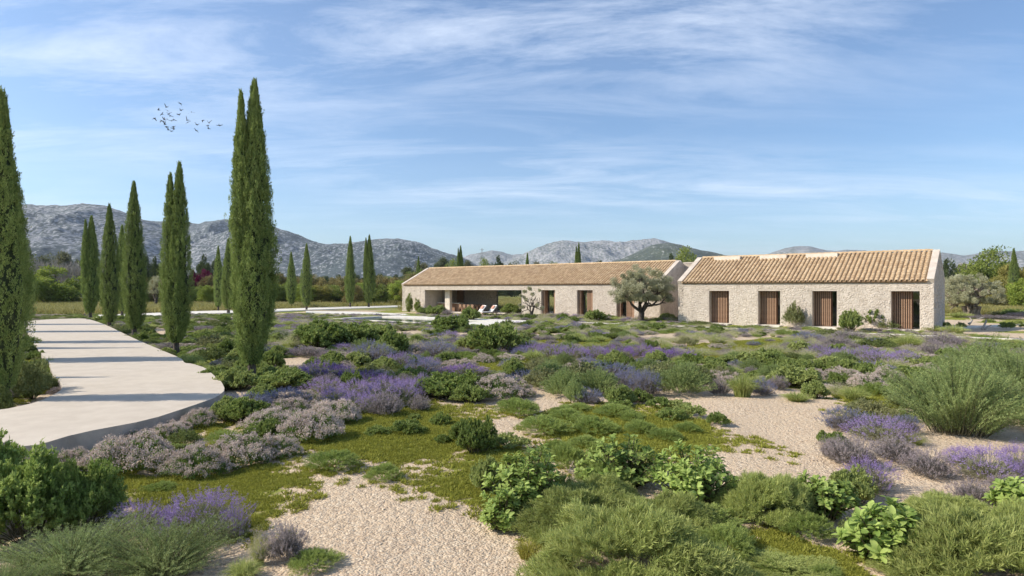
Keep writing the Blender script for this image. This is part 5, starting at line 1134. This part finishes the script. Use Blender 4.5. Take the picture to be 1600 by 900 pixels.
# gravel
def pebble(seed):
    rng = np.random.default_rng(seed); V = np.array([(x, y, z) for z in (-1, 1) for y in (-1, 1) for x in (-1, 1)], float); V = nrm(V+rng.normal(size=V.shape)*.5)*[1, .85, .7]*.5
    a = Acc(); a.add(V, [(0, 2, 3, 1), (4, 5, 7, 6), (0, 1, 5, 4), (1, 3, 7, 5), (3, 2, 6, 7), (2, 0, 4, 6)], 0, .5); return a.mesh('pebble', [M['pebble']])
m, nt_, p_, o_ = newmat('gravel_stone'); oi = NN(nt_, 'ShaderNodeObjectInfo'); LK(nt_, MIX(nt_, oi.outputs['Random'], (.48, .355, .245), (.69, .56, .42)), p_.inputs['Base Color']); p_.inputs['Roughness'].default_value = .9; M['pebble'] = m
n = 100000; yy = 5.3+(22-5.3)*rngp.random(n)**1.5; xx = rngp.uniform(-.6, .9, n)*yy; C = np.column_stack([xx, yy]); ok = np.zeros(n, bool)
for pol in bare:
    cen = pol.mean(0); ok |= inpoly(C, cen+(pol-cen)*1.25)
ok |= rngp.random(n) < .12
ok &= ~inpoly(C, SLAB); K = np.where(ok)[0]; s_ = np.exp(rngp.normal(-4.75, .5, len(K)))*np.clip(C[K, 1]/9, .9, 1.7)
print('pebbles', len(K))
stuffing('gravel', np.column_stack([C[K], (fbm(C[K, 0]*.6, C[K, 1]*.6, 3, 4)-.5)*.16]), np.column_stack([s_*1.2, s_*1.2, s_]), rngp.uniform(0, 6, len(K)), rngp.integers(0, 5, len(K)), [pebble(i) for i in range(5)], 'loose pale gravel stones strewn over the sandy ground', 'gravel')
# yard driftwood
def log(px, base, pts, r, lab):
    p = G(px, base); t = Acc(); t.tube(np.array(pts)*.7, np.array(r)*.6, 8); tag(link('driftwood_log', t.mesh('driftwood_log', [M['twig']], True), None, (p[0], p[1], 0)), lab, 'log', 'weathered wood pieces in the yard')
log(1521, 508, [(-.5, 0, .1), (-.3, 0, .35), (-.15, 0, .55), (-.35, .1, .85)], [.16, .14, .11, .05], 'dark forked driftwood stump in the yard shade, left of the others')
log(1530, 505, [(-.35, 0, .55), (0, .05, .5), (.35, 0, .62), (.6, .05, .58)], [.08, .1, .09, .06], 'grey weathered branch lying across the driftwood in the yard')
log(1541, 515, [(-.45, 0, .05), (-.2, 0, .4), (.05, .1, .75), (.1, .1, 1.0)], [.12, .11, .09, .04], 'pinkish upright driftwood piece at the right of the yard group')
log(1541, 515, [(-.1, .1, .0), (.2, .05, .3), (.5, 0, .45)], [.13, .1, .06], 'short pinkish driftwood branch leaning right in the yard')
# birds
def bird_mesh(seed, flap):
    a = Acc(); a.tube([(0, -.17, 0), (0, -.10, .005), (0, .02, 0), (0, .12, 0), (0, .17, .01)], [.004, .035, .045, .03, .008], 6)
    for s in (-1, 1):
        V = [(s*.02, .06, .01), (s*.02, -.05, .01), (s*.16, -.03, flap*.10+.01), (s*.16, .07, flap*.10+.01), (s*.36, -.04, flap*.2), (s*.34, .01, flap*.2)]
        a.add(V, [(0, 1, 2, 3), (3, 2, 4, 5)]); a.add(np.array(V)+[0, 0, -.008], [(0, 1, 2, 3), (3, 2, 4, 5)])
    a.add([(0.02, -.15, 0), (-.02, -.15, 0), (-.05, -.25, 0), (.05, -.25, 0)], [(0, 1, 2, 3)]); return a.mesh('bird', [M['bird']])
bm_ = [bird_mesh(i, f) for i, f in enumerate((1, .3, -.7, 1.6, -.2))]; rngb = np.random.default_rng(8)
bl_ = [(248,172),(253,178.5),(241.5,185),(260,167.5),(262,173),(264,178),(266,181),(252,189),(257,187),(261,186),(256,190),(268,189),(271,187),(258,194.5),(260,198),(263,203),(268.5,205),(270.5,198),(272,202),(281.5,161.5),(282.5,172.5),(279,179),(299,175),(292.5,188),(293.5,191),(307.5,195),(306.5,204),(317,188),(326.5,192),(324.5,196),(326,201),(343,196)]
bn = sorted(range(len(bl_)), key=lambda i: bl_[i][0])
for r_, i in enumerate(bn):
    px, py = bl_[i]; D = 70+rngb.uniform(-3, 3); lab = 'dark flying bird in the flock, '+(('%s from the left' % names_[r_]) if r_ < 16 else ('%s from the right' % names_[len(bl_)-1-r_]))
    if r_ == 0: lab = 'dark flying bird at the left end of the flock'
    if r_ == len(bl_)-1: lab = 'dark flying bird alone at the right end of the flock'
    tag(link('bird', bm_[i % 5], None, ((px-800)/F*D, D, EYE+(HOR-py)/F*D), (rngb.uniform(-.5, .5), rngb.uniform(-.7, .7), rngb.uniform(0, 6)), (1, 1, 1)), lab, 'bird', 'birds flying in a flock')
# pylon
x, y = at(753, 700); a = Acc(); Hh = EYE+(HOR-388)/F*700
for sx2 in (-1, 1):
    for sy2 in (-1, 1): a.tube([(sx2*3, sy2*3, 0), (sx2*.4, sy2*.4, Hh)], [.18, .12], 4)
for k in range(12):
    z0 = Hh*k/12; z1 = Hh*(k+1)/12; w0 = 3-2.6*k/12; w1 = 3-2.6*(k+1)/12; a.tube([(-w0, 0, z0), (w1, 0, z1)], [.1, .1], 4); a.tube([(w0, 0, z0), (-w1, 0, z1)], [.1, .1], 4)
for z_, l_ in ((.78, 5), (.88, 4), (.97, 2.5)): a.tube([(-l_, 0, Hh*z_), (l_, 0, Hh*z_)], [.15, .15], 4)
tag(link('pylon', a.mesh('pylon', [M['steel']]), None, (x, y, 0)), 'small lattice pylon far away above the trees behind the long roof', 'pylon')

# thin distance haze
HZ = Acc(); HZ.box((-9500, -450, -12), (9500, 12500, 420)); hm = bpy.data.materials.new('haze'); hm.use_nodes = True; nt = hm.node_tree; nt.nodes.clear()
pv = NN(nt, 'ShaderNodeVolumePrincipled'); pv.inputs['Color'].default_value = (.80, .88, 1, 1); pv.inputs['Density'].default_value = .00008; pv.inputs['Anisotropy'].default_value = .2
ho = NN(nt, 'ShaderNodeOutputMaterial'); LK(nt, pv.outputs[0], ho.inputs['Volume']); tag(link('haze', HZ.mesh('haze', [hm])), kind='stuff')
scene.cycles.volume_bounces = 0
